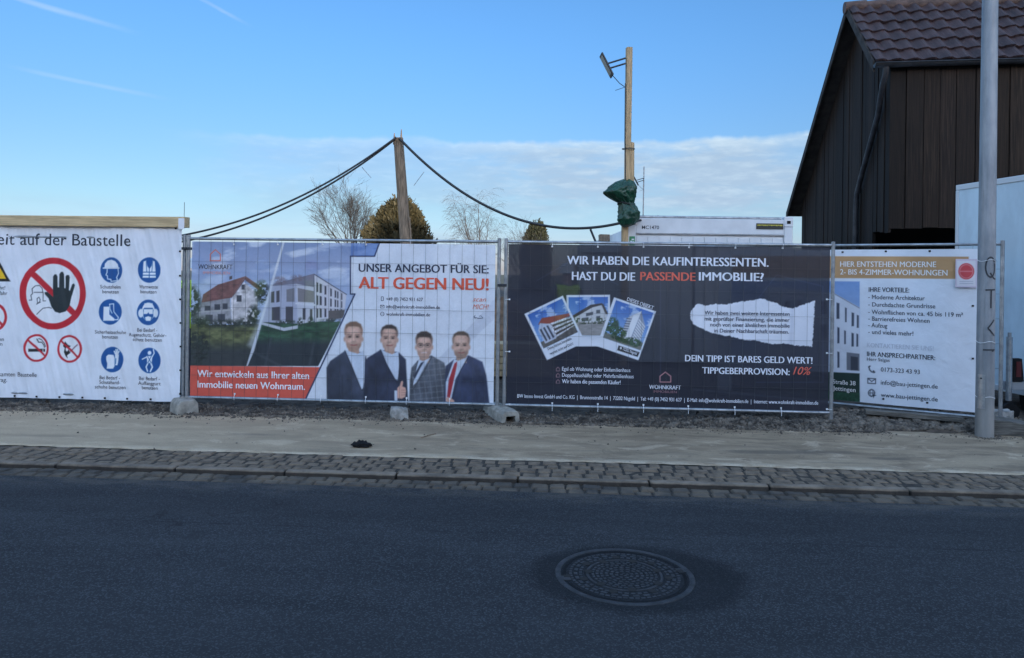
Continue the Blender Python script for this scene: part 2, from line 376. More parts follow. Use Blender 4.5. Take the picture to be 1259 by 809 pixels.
# ------------------------------------------------------------------ ground, road, pavement
def sheet(name, x0, x1, y0, y1, z, m, parent=None):
    b = MB(); b.add([(x0, y0, z), (x1, y0, z), (x1, y1, z), (x0, y1, z)], [(0, 1, 2, 3)])
    return tag(b.build(name, m, parent), kind='structure')
RZ = -.026                                                     # road level
KF, KB, GF = 5.895, 5.990, 5.640                                 # kerb face, kerb back, gutter front
sheet('ground', -1500, 1500, -1500, 1500, -.16, M['field'])
sheet('road', -90, 90, -1.6, GF, RZ, M['asphalt'])
sheet('far_pavement', -90, 90, -4.2, -1.6, .03, M['sidewalk'])
def pavement():
    xs = np.concatenate([[-90], np.linspace(-14, 14, 900), [90]]); lip = 6.50 + .05 * (fbm(xs * .9, xs * 0, 51, 3) - .5) + .05 * (fbm(xs * 6, xs * 0 + 3, 52, 4) - .5)
    rows = [lip, lip + .03, np.full(len(xs), 6.7), np.full(len(xs), 8.2)]; zs = [-.006, .005, .002, 0]
    V = np.concatenate([np.stack([xs, y, np.full(len(xs), z)], 1) for y, z in zip(rows, zs)]); n = len(xs); i = (np.arange(3)[:, None] * n + np.arange(n - 1)[None]).ravel()
    tag(npmesh('pavement', V, np.stack([i, i + 1, i + n + 1, i + n], 1), M['sidewalk']), kind='structure')
pavement()
# building-site soil with a rough edge, bumps and a far gentle rise
def soil():
    xs = np.concatenate([np.linspace(-60, -9, 40), np.linspace(-8.9, 8.9, 420), np.linspace(9, 60, 40)])
    ys = np.concatenate([np.linspace(7.90, 9.6, 56), np.linspace(9.75, 14, 30), np.linspace(14.6, 90, 40)])
    X, Y = np.meshgrid(xs, ys)
    n = fbm(X * 2.2, Y * 2.2, 3, 5); n2 = fbm(X * 14, Y * 14, 9, 3)
    lip = 8.06 + .10 * (fbm(X * 1.1, X * 0 + 2, 5, 4) - .5) + .05 * (fbm(X * 7, X * 0, 8, 2) - .5)
    t = np.clip((Y - lip) / .32, 0, 1); t = t * t * (3 - 2 * t)
    Z = -.02 + t * (.035 + .085 * (n - .38) + .04 * (n2 - .5))
    heap = np.exp(-(((X - 3.9) / 1.0) ** 2 + ((Y - 8.75) / .42) ** 2)) * .035
    Z = Z + heap * t
    V = np.stack([X, Y, Z], -1).reshape(-1, 3); nx, ny = len(xs), len(ys)
    i = (np.arange(ny - 1)[:, None] * nx + np.arange(nx - 1)[None]).ravel()
    o = npmesh('site_ground', V, np.stack([i, i + 1, i + nx + 1, i + nx], 1), M['soil'], smooth=True)
    tag(o, kind='structure')
    return lambda x, y: float(np.interp(0, [0], [0]))
soil()
def soil_z(x, y):
    lip = 8.06 + .10 * (fbm(x * 1.1, x * 0 + 2, 5, 4) - .5) + .05 * (fbm(x * 7, x * 0, 8, 2) - .5)
    t = np.clip((y - lip) / .32, 0, 1); t = t * t * (3 - 2 * t)
    return -.02 + t * (.035 + .085 * (fbm(x * 2.2, y * 2.2, 3, 5) - .38) + .04 * (fbm(x * 14, y * 14, 9, 3) - .5)) + t * np.exp(-(((x - 3.9) / 1.0) ** 2 + ((y - 8.75) / .42) ** 2)) * .035

def setts(name, y0, rows, dy, z, xs0, xs1, wx, m, h=.05, rise=.006):
    b = MB(); 
    for r in range(rows):
        x = xs0 + random.uniform(0, wx)
        while x < xs1:
            w_ = wx * random.uniform(.80, 1.2); g = .0075
            a0, a1 = x + g, x + w_ - g; c0, c1 = y0 + r * dy + g * .8, y0 + (r + 1) * dy - g * .8
            zt = z + random.uniform(-rise, rise); s = .011
            j = lambda k=.004: random.uniform(-k, k)
            base = [(a0 + j(), c0 + j()), (a1 + j(), c0 + j()), (a1 + j(), c1 + j()), (a0 + j(), c1 + j())]
            cx_, cy_ = (a0 + a1) / 2, (c0 + c1) / 2
            vs = [(p[0], p[1], z - h) for p in base] + [(p[0], p[1], zt - .013) for p in base]
            vs += [(p[0] + math.copysign(s, cx_ - p[0]), p[1] + math.copysign(s, cy_ - p[1]), zt + j(.003)) for p in base]
            b.add(vs, [(k, (k + 1) % 4, 4 + (k + 1) % 4, 4 + k) for k in range(4)] + [(4 + k, 4 + (k + 1) % 4, 8 + (k + 1) % 4, 8 + k) for k in range(4)] + [(8, 9, 10, 11)])
            x += w_
    return tag(b.build(name, m), kind='structure')
sheet('paving_bed', -90, 90, KB, 6.50, -.009, M['joint'])
sheet('gutter_bed', -90, 90, GF, KF, RZ - .012, M['joint'])
setts('sett_paving', KB, 4, .125, -.002, -15, 15, .13, M['cobble'])
setts('gutter_paving', GF, 2, .114, RZ + .003, -15, 15, .14, M['gutter'])
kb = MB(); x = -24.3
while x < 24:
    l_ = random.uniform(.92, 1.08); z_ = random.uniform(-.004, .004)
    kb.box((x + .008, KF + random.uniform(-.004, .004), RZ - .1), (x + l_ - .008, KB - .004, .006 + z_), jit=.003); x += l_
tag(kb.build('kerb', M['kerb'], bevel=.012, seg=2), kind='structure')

# gravel and clods along the foot of the fence
def gravel():
    ico = bmesh.new(); bmesh.ops.create_icosphere(ico, subdivisions=1, radius=1)
    bv = np.array([v.co for v in ico.verts]); bf = np.array([[v.index for v in f.verts] for f in ico.faces]); ico.free()
    N1, N2, N3 = 9500, 10500, 900
    xa = rng.uniform(-9, 3.6, N1); ya = 8.04 + np.abs(rng.normal(0, .26, N1)); sa = rng.gamma(1.6, .0036, N1) + .004
    xb = rng.normal(3.7, .85, N2); yb = 8.22 + np.abs(rng.normal(0, .42, N2)) ; sb = rng.gamma(2.0, .0042, N2) + .005
    xc = rng.uniform(-7, 5, N3); yc = np.where(rng.random(N3) < .88, 8.02 - rng.gamma(1.2, .09, N3), rng.uniform(6.45, 8.0, N3)); sc = rng.gamma(1.5, .0022, N3) + .0025
    # dirt and grit gathered round whatever stands on the pavement
    xd = []; yd = []
    for cx_, cy_, rx_, ry_, n_ in ((4.545, 8.05, .13, .12, 260), (-.52, 8.14, .20, .16, 220), (-4.28, 8.16, .26, .22, 240), (-1.75, 8.13, .13, .10, 110), (4.98, 8.12, .5, .12, 160)):
        t_ = rng.uniform(0, 2 * PI, n_); k_ = 1 + rng.gamma(1.1, .16, n_); xd.append(cx_ + rx_ * k_ * np.cos(t_)); yd.append(cy_ + ry_ * k_ * np.sin(t_))
    xd = np.concatenate(xd); yd = np.concatenate(yd); sd_ = rng.gamma(1.6, .0026, len(xd)) + .003
    X = np.concatenate([xa, xb, xc, xd]); Y = np.concatenate([ya, yb, yc, yd]); S = np.concatenate([sa, sb, sc, sd_])
    Z = np.maximum(soil_z(X, Y), np.where(Y < 8.2, 0, -1)) + S * .3
    n = len(X); q = rng.normal(size=(n, 3)); q /= np.linalg.norm(q, axis=1)[:, None]
    ang = rng.uniform(0, 6.28, n); c, s = np.cos(ang)[:, None, None], np.sin(ang)[:, None, None]
    P = bv[None] * (1 + rng.uniform(-.28, .28, (n, len(bv), 1))) * rng.uniform(.6, 1.25, (n, 1, 3))
    k = q[:, None, :]; P = P * c + np.cross(np.broadcast_to(k, P.shape), P) * s + k * (P * k).sum(-1, keepdims=True) * (1 - c)
    P = P * S[:, None, None] + np.stack([X, Y, Z], -1)[:, None]
    Fc = (bf[None] + (np.arange(n) * len(bv))[:, None, None]).reshape(-1, 3)
    o = npmesh('gravel', P.reshape(-1, 3), Fc, M['gravel'])
    tag(o, 'grey and brown gravel and clods heaped along the foot of the fence', 'gravel', kind='stuff')
gravel()

# ------------------------------------------------------------------ banners: layout helper
def ray(px, py):
    dx, dy = px - CX, py - CY; c, s = math.cos(ROLL), math.sin(ROLL)
    x = dx * c + dy * s; y = -dx * s + dy * c
    return Vector((math.cos(YAW) * x - math.sin(YAW) * F, math.sin(YAW) * x + math.cos(YAW) * F, -y)) / F
class Plane:
    """vertical plane through (x0,y0) along (dx,dy); local metres u along, v up. `h` maps the print's own layout grid to u,v."""
    def __init__(s, p0, p1, pts):
        s.o = Vector((*p0, 0)); s.d = (Vector((*p1, 0)) - s.o).normalized(); s.n = Vector((s.d.y, -s.d.x, 0))
        A = []; B = []
        for (a, b) in pts:
            r = ray(a, b); c = Vector((0, 0, HC)); t = (s.o - c).dot(s.n) / r.dot(s.n); q = c + r * t
            u, v = (q - s.o).dot(s.d), q.z
            A += [[a, b, 1, 0, 0, 0, -a * u, -b * u], [0, 0, 0, a, b, 1, -a * v, -b * v]]; B += [u, v]
        s.H = np.append(np.linalg.solve(np.array(A), np.array(B)), 1).reshape(3, 3); s.Hi = np.linalg.inv(s.H)
    def uv(s, a, b):
        q = s.H @ np.array([a, b, 1]); return q[0] / q[2], q[1] / q[2]
    def lay(s, u, v):
        w_ = s.Hi[2, 0] * u + s.Hi[2, 1] * v + s.Hi[2, 2]
        return (s.Hi[0, 0] * u + s.Hi[0, 1] * v + s.Hi[0, 2]) / w_, (s.Hi[1, 0] * u + s.Hi[1, 1] * v + s.Hi[1, 2]) / w_
    def pt(s, u, v, off=0): return s.o + s.d * u + Vector((0, 0, v)) + s.n * off

class Art:
    """a print: a dense grid of coloured points painted in the banner's layout units"""
    def __init__(s, pl, u0, u1, v0, v1, step, base, wave):
        s.pl = pl; s.nu = int((u1 - u0) / step) + 1; s.nv = int((v1 - v0) / step) + 1; s.wave = wave
        s.U, s.V = np.meshgrid(np.linspace(u0, u1, s.nu), np.linspace(v0, v1, s.nv))
        s.X, s.Y = pl.lay(s.U, s.V); s.C = np.empty(s.U.shape + (3,)); s.C[:] = base; s.ext = (u0, u1, v0, v1)
        s.clip = None
    def blend(s, m, c):
        if s.clip is not None: m = m * s.clip
        c = np.asarray(c, float)
        s.C = s.C * (1 - m[..., None]) + c * m[..., None]
    def sdf(s, pts):
        d = np.full(s.X.shape, 1e9); sg = np.ones(s.X.shape); n = len(pts)
        for i in range(n):
            ax, ay = pts[i]; bx, by = pts[i - 1]; ex, ey = bx - ax, by - ay
            wx, wy = s.X - ax, s.Y - ay; t = np.clip((wx * ex + wy * ey) / (ex * ex + ey * ey + 1e-12), 0, 1)
            d = np.minimum(d, (wx - ex * t) ** 2 + (wy - ey * t) ** 2)
            c1 = s.Y >= ay; c2 = s.Y < by; c3 = ex * wy > ey * wx
            f = (c1 & c2 & c3) | (~c1 & ~c2 & ~c3); sg = np.where(f, -sg, sg)
        return sg * np.sqrt(d)
    def m_poly(s, pts, soft=.5, off=0): return np.clip(.5 - (s.sdf(pts) - off) / (2 * soft), 0, 1)
    def poly(s, pts, c, soft=.5, a=1, off=0): s.blend(a * s.m_poly(pts, soft, off), c)
    def m_ell(s, cx, cy, rx, ry, soft=.5):
        r = np.hypot((s.X - cx) / rx, (s.Y - cy) / ry); return np.clip(.5 - (r - 1) * min(rx, ry) / (2 * soft), 0, 1)
    def ell(s, cx, cy, rx, ry, c, soft=.5, a=1): s.blend(a * s.m_ell(cx, cy, rx, ry, soft), c)
    def ring(s, cx, cy, rx, ry, th, c):
        s.blend(s.m_ell(cx, cy, rx, ry) * (1 - s.m_ell(cx, cy, rx - th, ry - th)), c)
    def line(s, pts, wd, c, a=1, soft=.5):
        d = np.full(s.X.shape, 1e9)
        for (ax, ay), (bx, by) in zip(pts[:-1], pts[1:]):
            ex, ey = bx - ax, by - ay; t = np.clip(((s.X - ax) * ex + (s.Y - ay) * ey) / (ex * ex + ey * ey + 1e-12), 0, 1)
            d = np.minimum(d, np.hypot(s.X - ax - ex * t, s.Y - ay - ey * t))
        s.blend(a * np.clip(.5 - (d - wd / 2) / (2 * soft), 0, 1), c)
    def tex(s, mask, amp, sc=(1, 1), seed=1, o=4):
        n = fbm(s.X * sc[0], s.Y * sc[1], seed, o) - .5
        if s.clip is not None: mask = mask * s.clip
        s.C = np.clip(s.C * (1 + (amp * n * mask)[..., None]), 0, 255)
    def build(s, name, m):
        W = s.wave(s.U, s.V); pl = s.pl
        P = np.array(pl.o)[None, None] + np.array(pl.d) * s.U[..., None] + np.array([0, 0, 1.]) * s.V[..., None] + np.array(pl.n) * W[..., None]
        i = (np.arange(s.nv - 1)[:, None] * s.nu + np.arange(s.nu - 1)[None]).ravel()
        return npmesh(name, P.reshape(-1, 3), np.stack([i, i + 1, i + s.nu + 1, i + s.nu], 1), m, None, True, s2l(s.C).reshape(-1, 3))

_tc = {}
def glyphs(txt, bold=0.0, shear=0.0):
    k = (txt, bold, shear)
    if k in _tc: return _tc[k]
    cu = bpy.data.curves.new('t', 'FONT'); cu.body = txt; cu.size = 1; cu.resolution_u = 3; cu.offset = bold; cu.shear = shear; cu.fill_mode = 'BOTH'
    ob = bpy.data.objects.new('t', cu); col.objects.link(ob)
    bpy.context.view_layer.update(); dg = bpy.context.evaluated_depsgraph_get(); me = ob.evaluated_get(dg).to_mesh()
    V = np.array([v.co[:2] for v in me.vertices]).reshape(-1, 2); Fs = [tuple(p.vertices) for p in me.polygons]
    ob.evaluated_get(dg).to_mesh_clear(); bpy.data.objects.remove(ob); bpy.data.curves.remove(cu)
    _tc[k] = (V, Fs); return V, Fs
CAP = float(glyphs('H')[0][:, 1].max())
class Lettering:
    """each line of writing becomes a mesh of its own; heavier type is built from shifted copies a hair apart in depth"""
    def __init__(s, pl, wave, off=.004): s.pl = pl; s.wave = wave; s.lines = []; s.off = off; s.b = MB(); s.mats = []
    def text(s, t, x0, x1, y, cap, c, bold=0., shear=0., align='fit', rot=0):
        """t set from layout x0 to x1 on the baseline y, capitals `cap` layout units high"""
        V, Fs = glyphs(t, 0, shear); sh = bold * 1.05
        if len(V) == 0: return
        xm, xM = V[:, 0].min(), V[:, 0].max()
        ua, va = s.pl.uv(x0, y); ub, vb = s.pl.uv(x0, y - cap); uc, _ = s.pl.uv(x1, y)
        h = (vb - va) / CAP; k = (uc - ua) / (xM - xm + 2 * sh); b = MB()
        for i, dx in enumerate((0,) if sh < .002 else (-sh, 0, sh)):
            P = np.stack([(V[:, 0] - xm + sh + dx) * k, V[:, 1] * h], 1)
            if rot: P = P @ np.array([[math.cos(rot), math.sin(rot)], [-math.sin(rot), math.cos(rot)]])
            U, W = ua + P[:, 0], va + P[:, 1]; D = s.wave(U, W) + s.off + i * .0004
            b.add([s.pl.pt(u, v, d) for u, v, d in zip(U, W, D)], Fs)
        s.lines.append((b, c))
    def build(s, parent):
        for b, c in s.lines: b.build('lettering', ink(c), parent)
        if s.b.v: s.b.build('drawn_symbols', s.mats, parent)
def ties(pl, wave, parent, spots, m=None):
    """white cable ties: a loop through the eyelet and a loose tail"""
    for (u, v, du, dv) in spots:
        b = MB(); p = pl.pt(u, v, float(wave(np.array(u), np.array(v))) + .008); q = pl.pt(u + du, v + dv, .028)
        b.tube([p, (p + q) / 2 + pl.n * .012, q], .0035, 5); b.box(tuple(p - Vector((.009, .004, .009))), tuple(p + Vector((.009, .004, .009))))
        b.build('cable_tie', m or M['tie'], parent)
MP = mat_print('printed_mesh_banner', .6, .07)
MPW = mat_print('printed_vinyl_banner', .55, .0)
NAVY = (25, 29, 46); RED = (228, 86, 68); WHITE = (232, 233, 236); INKD = (44, 48, 62)
# ------------------------------------------------------------------ banner 1: site safety
def wave_a(u, v):
    n = .012 * np.sin(u * 2.3 + .4) + .010 * (fbm(u * 2.6 + v * .5, v * 1.1, 11, 4) - .5) * 2
    fold = .018 * (fbm(u * 9 + 2.0 * v, v * 1.3 + 4, 17, 3) - .5) * 2
    return n + fold
BX0, BX1 = -8.0, -4.425
pA = Plane((BX0, 8.385), (BX1, 8.385), [(2, 270), (222, 281), (222, 494), (2, 487)])
def prohibition(a, cx, cy, rx, ry, th, a0=.78):
    a.ell(cx, cy, rx - th * .5, ry - th * .5, (236, 236, 238))
    return lambda: (a.line([(cx - (rx - th) * a0, cy - (ry - th) * a0 * .86), (cx + (rx - th) * a0, cy + (ry - th) * a0 * .86)], th * .95, (196, 28, 44)),
                    a.ring(cx, cy, rx, ry, th, (196, 28, 44)))
def safety_banner():
    u1 = pA.uv(224, 300)[0]; vt = 2.175; vb = pA.uv(120, 491.5)[1]
    a = Art(pA, .05, u1, vb, vt, .0062, (228, 231, 238), wave_a)
    BL = (16, 84, 152)
    # triangle and ring at the left
    a.poly([(-46, 346), (13, 346), (-16, 297)], (22, 22, 24)); a.poly([(-40, 342.8), (7.5, 342.8), (-16.5, 303.5)], (244, 196, 30))
    a.line([(-16.5, 318), (-16.5, 331)], 4, (22, 22, 24)); a.ell(-16.5, 337, 2.2, 2.2, (22, 22, 24))
    f = prohibition(a, -8, 390, 16.5, 17.5, 3.4)
    a.ell(-8, 381, 3, 3, (22, 22, 24)); a.poly([(-13, 386), (-3, 386), (-3, 396), (-5, 403), (-11, 403), (-13, 396)], (22, 22, 24)); f()
    # no entry: face and raised hand
    f = prohibition(a, 64.5, 361, 40.8, 44.3, 7.6, .72); K = (30, 42, 46)
    ln = lambda p, w_=.9: a.line(p, w_, (60, 62, 70))
    ln([(35, 369), (38, 369), (37, 363), (39, 361), (38.5, 355), (42, 351.5), (47, 351), (50.5, 354.5), (52, 361), (52, 370), (55, 370)])
    ln([(41, 359.5), (52, 359.5)]); ln([(45, 372.5), (44.4, 367), (46.6, 365.4), (48.2, 368.5), (47.4, 371.6), (45, 372.6)]); ln([(44, 386.5), (52, 379), (59, 378), (62, 379)])
    ln([(44, 374), (48.5, 371.5)])
    f()
    a.poly([(64.5, 358), (64.5, 340), (66, 337.5), (68.5, 337.3), (70, 340), (70.3, 353), (72, 353.5), (72, 337), (73.6, 334.3), (76.2, 334.3), (77.6, 337), (77.8, 354), (79.3, 354.5), (80, 340), (81.6, 338), (84, 338.3), (85, 341), (84, 356.5), (85.2, 357.5), (88, 349.5), (90, 348.6), (91.4, 350.5), (87, 365), (84.5, 376), (80, 383), (73, 385), (66.5, 383.3), (62, 377), (58.5, 367), (54, 361.5), (54, 359.2), (57, 359), (61.2, 362.5), (64.5, 365.5)], K)
    # no smoking / no open flame
    f = prohibition(a, 44, 428, 15.6, 17, 2.5, .74)
    a.poly([(34, 429), (51, 429), (51, 432.5), (34, 432.5)], (24, 24, 26)); a.poly([(52, 429), (54.8, 429), (54.8, 432.5), (52, 432.5)], (24, 24, 26))
    a.line([(44, 417), (46, 421), (50, 421), (53, 424), (54, 427)], 1.1, (40, 40, 44)); a.line([(46, 416.5), (50, 418), (54, 422), (55.5, 426)], .9, (40, 40, 44)); f()
    f = prohibition(a, 85, 429, 15.6, 17, 2.5, .74)
    a.poly([(80, 420), (83, 424), (86, 425.5), (83.5, 429), (86, 434), (82, 437), (83, 440.5), (80.5, 438), (78, 433), (79.5, 428), (77, 425.5)], (24, 24, 26))
    a.ell(82, 429.5, 1.6, 2.6, (236, 236, 238)); a.line([(86, 432), (95, 424)], 1.6, (150, 120, 130)); f()
    # six blue mandatory signs
    W_ = (232, 236, 242)
    for cx, cy in ((137, 332), (184, 332), (135.5, 383.5), (183, 384), (138.5, 442), (184.5, 443)): a.ell(cx, cy, 14, 15.6, BL)
    a.poly([(127.8, 329), (128.5, 324), (132, 320.3), (137, 319.3), (142, 321), (145.6, 325), (146.3, 329)], W_)
    a.line([(126.5, 329.6), (146.8, 329.6)], 1.6, W_)
    a.line([(131.4, 331), (131.2, 335), (129.8, 338), (131.6, 339), (132, 343), (136, 343.5), (136.4, 346), (144.6, 345), (143.6, 341), (146, 336), (145.6, 331)], 1.2, W_)
    # vest
    a.poly([(180, 320.5), (181.5, 327), (184, 331), (186.5, 327), (188, 320.5), (190.8, 321.5), (191.3, 329), (192, 341.5), (176, 341.5), (176.7, 329), (177.2, 321.5)], W_)
    a.line([(184, 331), (184, 342)], .8, BL); a.line([(175.5, 334.6), (192.5, 334.6)], 1.0, BL); a.line([(175.5, 338.4), (192.5, 338.4)], 1.0, BL); a.line([(180.2, 322), (181, 334)], .7, BL); a.line([(187.8, 322), (187, 334)], .7, BL)
    # boots
    a.poly([(127.5, 377), (134.6, 377), (134.8, 386.5), (141, 391.5), (141, 394.4), (127, 394.4)], W_)
    a.line([(135, 374), (140, 373.5), (140.3, 383), (145.8, 390), (145.4, 393), (140, 393)], 1.1, W_); a.line([(135, 374), (135.4, 380), (138, 385)], 1.0, W_)
    # goggles and ear defenders
    a.ell(183, 383, 8.2, 11, W_); a.ell(183, 384.5, 6.8, 9.5, BL); a.poly([(177, 378.5), (189, 378.5), (188, 372.8), (178, 372.8)], W_)
    a.poly([(177.4, 380), (188.6, 380), (188.6, 386), (184.5, 386), (183, 384), (181.5, 386), (177.4, 386)], W_); a.ell(173.8, 385, 3.2, 5.4, W_); a.ell(192.2, 385, 3.2, 5.4, W_)
    a.poly([(179, 390), (183, 388.6), (187, 390), (185.6, 394.4), (180.4, 394.4)], W_)
    # gloves
    a.poly([(131, 438), (133.5, 435.8), (139.5, 436.4), (141, 440), (141, 450), (139.5, 453.2), (131.5, 453.2), (132.3, 447), (131, 442)], W_)
    for fx, fy in ((140.6, 432), (142.8, 429.8), (145, 429.8), (147, 431.8)): a.line([(143.6, 438), (fx, fy)], 1.9, W_)
    a.poly([(141.4, 436.5), (147, 435.6), (146, 441), (144.5, 449), (141.8, 449)], W_); a.line([(142.6, 441), (142.2, 447)], .8, BL)
    # harness
    a.ell(185, 433.6, 2.1, 2.5, W_); a.poly([(181.4, 437.4), (188.4, 437.4), (187.6, 446), (182.2, 446)], W_)
    a.line([(182, 438.5), (175.6, 441.5)], 1.5, W_); a.line([(188, 438.5), (190.6, 434), (189.6, 429.5)], 1.4, W_); a.line([(183.2, 446), (180.6, 451), (182.4, 456)], 1.7, W_); a.line([(186.6, 446), (188.4, 451), (186, 456.5)], 1.7, W_)
    a.line([(183, 438), (187, 446)], .7, BL); a.line([(187, 438), (183, 446)], .7, BL)
    o = a.build('safety_banner', MPW)
    t = Lettering(pA, wave_a, .003); G = (58, 62, 74)
    V1, _ = glyphs('eit auf der Baustelle', .004); V2, _ = glyphs('Sicherheit auf der Baustelle', .004)
    wl = np.ptp(V2[:, 0]) / np.ptp(V1[:, 0]) * 163
    t.text('Sicherheit auf der Baustelle', 161 - wl, 161, 300, 14, (46, 52, 66), .004)
    def cap_(lines):
        for s_, cx, y, w_ in lines: t.text(s_, cx - w_ / 2, cx + w_ / 2, y, 4.3, G, .004)
    cap_([('Schutzhelm', 136, 354.5, 25), ('benutzen', 136, 360.5, 20), ('Warnweste', 183, 354.5, 23), ('benutzen', 183, 360.5, 20),
          ('Sicherheitsschuhe', 136, 410, 38), ('benutzen', 136, 416, 20), ('Bei Bedarf -', 182, 407.5, 25), ('Augenschutz, Gehör-', 182, 413.3, 47), ('schutz benutzen', 182, 419.2, 37),
          ('Bei Bedarf -', 135.5, 466, 25), ('Schutzhand-', 135.5, 471.6, 26), ('schuhe benutzen', 136, 477.4, 38), ('Bei Bedarf -', 184.5, 467, 26), ('Auffanggurt', 184.5, 472.8, 28), ('benutzen', 185, 478.4, 20),
          ('Vorsicht!', -7, 355.5, 26), ('Absturzgefahr', -10, 362, 38), ('Betreten', -8, 418.5, 26), ('verboten', -9, 424.5, 24)])
    t.text('Betreten der gesamten Baustelle', -44, 45, 461.5, 5.2, G, .004); t.text('nur mit Auftrag.', -36, 8.6, 468.5, 5.2, G, .004)
    t.build(o)
    # black eyelets and ties along the edge and the foot, the loose corner patch at the top
    for px, py in [(222.3, y) for y in (309, 339, 368, 397, 426, 455, 484)] + [(x, 486.6 + x * .022) for x in (17, 45, 73, 101, 129, 157, 186, 214)] + [(214, 276), (217, 281)]:
        u, v = pA.uv(px, py); p = pA.pt(u, v, float(wave_a(np.array(u), np.array(v))) + .004)
        b = MB(); b.box(tuple(p - Vector((.011, .004, .010))), tuple(p + Vector((.011, .002, .010)))); b.build('eyelet', M['black'], o)
    tag(o, 'white site safety banner with red prohibition ring, black hand and six blue round signs', 'banner')
safety_banner()

# ------------------------------------------------------------------ banner 2: offer with four men
def wave_b(u, v): return .007 * np.sin(u * 3.1 + 1) * np.sin(v * 1.7) + .004 * (fbm(u * 2.2, v * 2.2, 21, 3) - .5) * 2
P2a, P2b = -4.345, -.665
pB = Plane((P2a, 8.392), (P2b, 8.392), [(235, 298), (610, 299), (607, 497), (234, 490)])
def man(a, cx, top, chin, hw, hair, skin, suit, body, shirt, tie=None, tiec=None, beard=0, glasses=False, plaid=False, lapel=None, hl=.17):
    h = chin - top; my = top + h * .52; dk = tuple(q * .72 for q in suit)
    a.poly(body, suit, .8); mb = a.m_poly(body); a.tex(mb, .55, (.14, .09), int(cx))
    a.blend(mb * .25 * np.clip((a.Y - chin - 4) / 26, 0, 1) * np.clip(np.abs(a.X - cx) / hw - .9, 0, 1), tuple(q * .55 for q in suit)); a.blend(mb * .20 * np.clip(1 - (a.Y - chin) / 22, 0, 1), tuple(min(255, q * 1.5 + 12) for q in suit))
    if plaid:
        mk = a.m_poly(body)
        a.blend(mk * .30 * (np.abs((a.X - a.Y * .12) % 7 - 3.5) < .8), (150, 152, 158)); a.blend(mk * .30 * (np.abs((a.Y + a.X * .1) % 7 - 3.5) < .8), (150, 152, 158))
    # neck, shirt, tie
    a.poly([(cx - hw * .62, chin - h * .28), (cx + hw * .55, chin - h * .28), (cx + hw * .66, chin + 5), (cx - hw * .5, chin + 5)], tuple(q * .82 for q in skin))
    a.poly(shirt, (205, 214, 230)); a.tex(a.m_poly(shirt), .18, (.3, .1), 5)
    if tie: a.poly(tie, tiec)
    if lapel:
        for l_ in lapel: a.line(l_, .8, dk)
    # ears, hair, face
    for sgn in (-1, 1): a.ell(cx + sgn * hw * .96, my + h * .06, hw * .13, h * .085, tuple(q * .86 for q in skin), .7)
    a.poly([(cx - hw * .95, top + h * .44), (cx - hw * 1.0, top + h * .26), (cx - hw * .84, top + h * .10), (cx - hw * .35, top + h * .01), (cx + hw * .3, top), (cx + hw * .82, top + h * .09), (cx + hw * 1.0, top + h * .26), (cx + hw * .95, top + h * .44)], hair, .8)
    face = [(cx - hw * .88, top + h * .40), (cx - hw * .86, top + h * (hl + .10)), (cx - hw * .60, top + h * hl), (cx, top + h * (hl - .01)), (cx + hw * .60, top + h * (hl + .01)), (cx + hw * .86, top + h * (hl + .11)), (cx + hw * .90, top + h * .42), (cx + hw * .90, top + h * .60), (cx + hw * .80, top + h * .80), (cx + hw * .48, top + h * .96), (cx + hw * .1, chin), (cx - hw * .34, top + h * .985), (cx - hw * .72, top + h * .85), (cx - hw * .90, top + h * .62)]
    a.poly(face, skin, .8)
    for sgn in (-1, 1): a.ell(cx + sgn * hw * .90, top + h * .33, hw * .13, h * .13, tuple(.5 * p + .5 * q for p, q in zip(skin, hair)), .9, .8)
    mf = a.m_poly(face, 1.0); u = (a.X - cx) / hw; v = (a.Y - top) / h
    a.blend(mf * .34 * np.clip(u * 1.1, 0, 1) ** 1.5, (126, 82, 72)); a.blend(mf * .30 * np.clip(-u * 1.1 - .25, 0, 1), (134, 88, 76))
    a.blend(mf * (.2 if glasses else .40) * np.exp(-((v - .50) / .05) ** 2) * np.exp(-((np.abs(u) - .42) / .30) ** 2), (96, 66, 60))           # eye sockets
    a.blend(mf * .24 * np.exp(-((v - .32) / .05) ** 2) * np.exp(-(u / .5) ** 2), (246, 214, 200)); a.blend(mf * .22 * np.exp(-((v - .63) / .05) ** 2) * np.exp(-((u + .45) / .22) ** 2), (246, 200, 186))
    if beard: a.blend(mf * beard * np.clip((v - .66) / .10, 0, 1) * (1 - .65 * np.exp(-((v - .775) / .03) ** 2) * (np.abs(u) < .34)), tuple(q * .9 for q in hair))
    for sgn in (-1, 1):
        a.line([(cx + sgn * hw * .20, top + h * .445), (cx + sgn * hw * .62, top + h * .438)], h * .020, tuple(q * .7 for q in hair), .8, .7)
        a.ell(cx + sgn * hw * .41, top + h * .505, hw * .15, h * .024, (36, 30, 34), .6, .95)
    a.line([(cx + hw * .13, top + h * .50), (cx + hw * .20, top + h * .64)], h * .04, tuple(q * .78 for q in skin), .55, .9)
    a.ell(cx + .3, top + h * .665, hw * .20, h * .024, tuple(q * .55 for q in skin), .9, .6)
    a.line([(cx - hw * .30, top + h * .772), (cx + hw * .05, top + h * .785), (cx + hw * .36, top + h * .768)], h * .034, (142, 74, 72), .95, .6)
    a.tex(mf, .16, (.5, .4), int(cx) + 7, 3)
    if glasses:
        for sgn in (-1, 1):
            mk = a.m_ell(cx + sgn * hw * .44, top + h * .51, hw * .36, h * .085) * (1 - a.m_ell(cx + sgn * hw * .44, top + h * .51, hw * .27, h * .06)); a.blend(mk * .5, (60, 54, 58))
        a.line([(cx - hw * .1, top + h * .495), (cx + hw * .1, top + h * .495)], .6, (50, 46, 50), .8)
        a.line([(cx - hw * .30, top + h * .775), (cx + hw * .32, top + h * .772)], h * .04, (236, 226, 220), .85, .6)
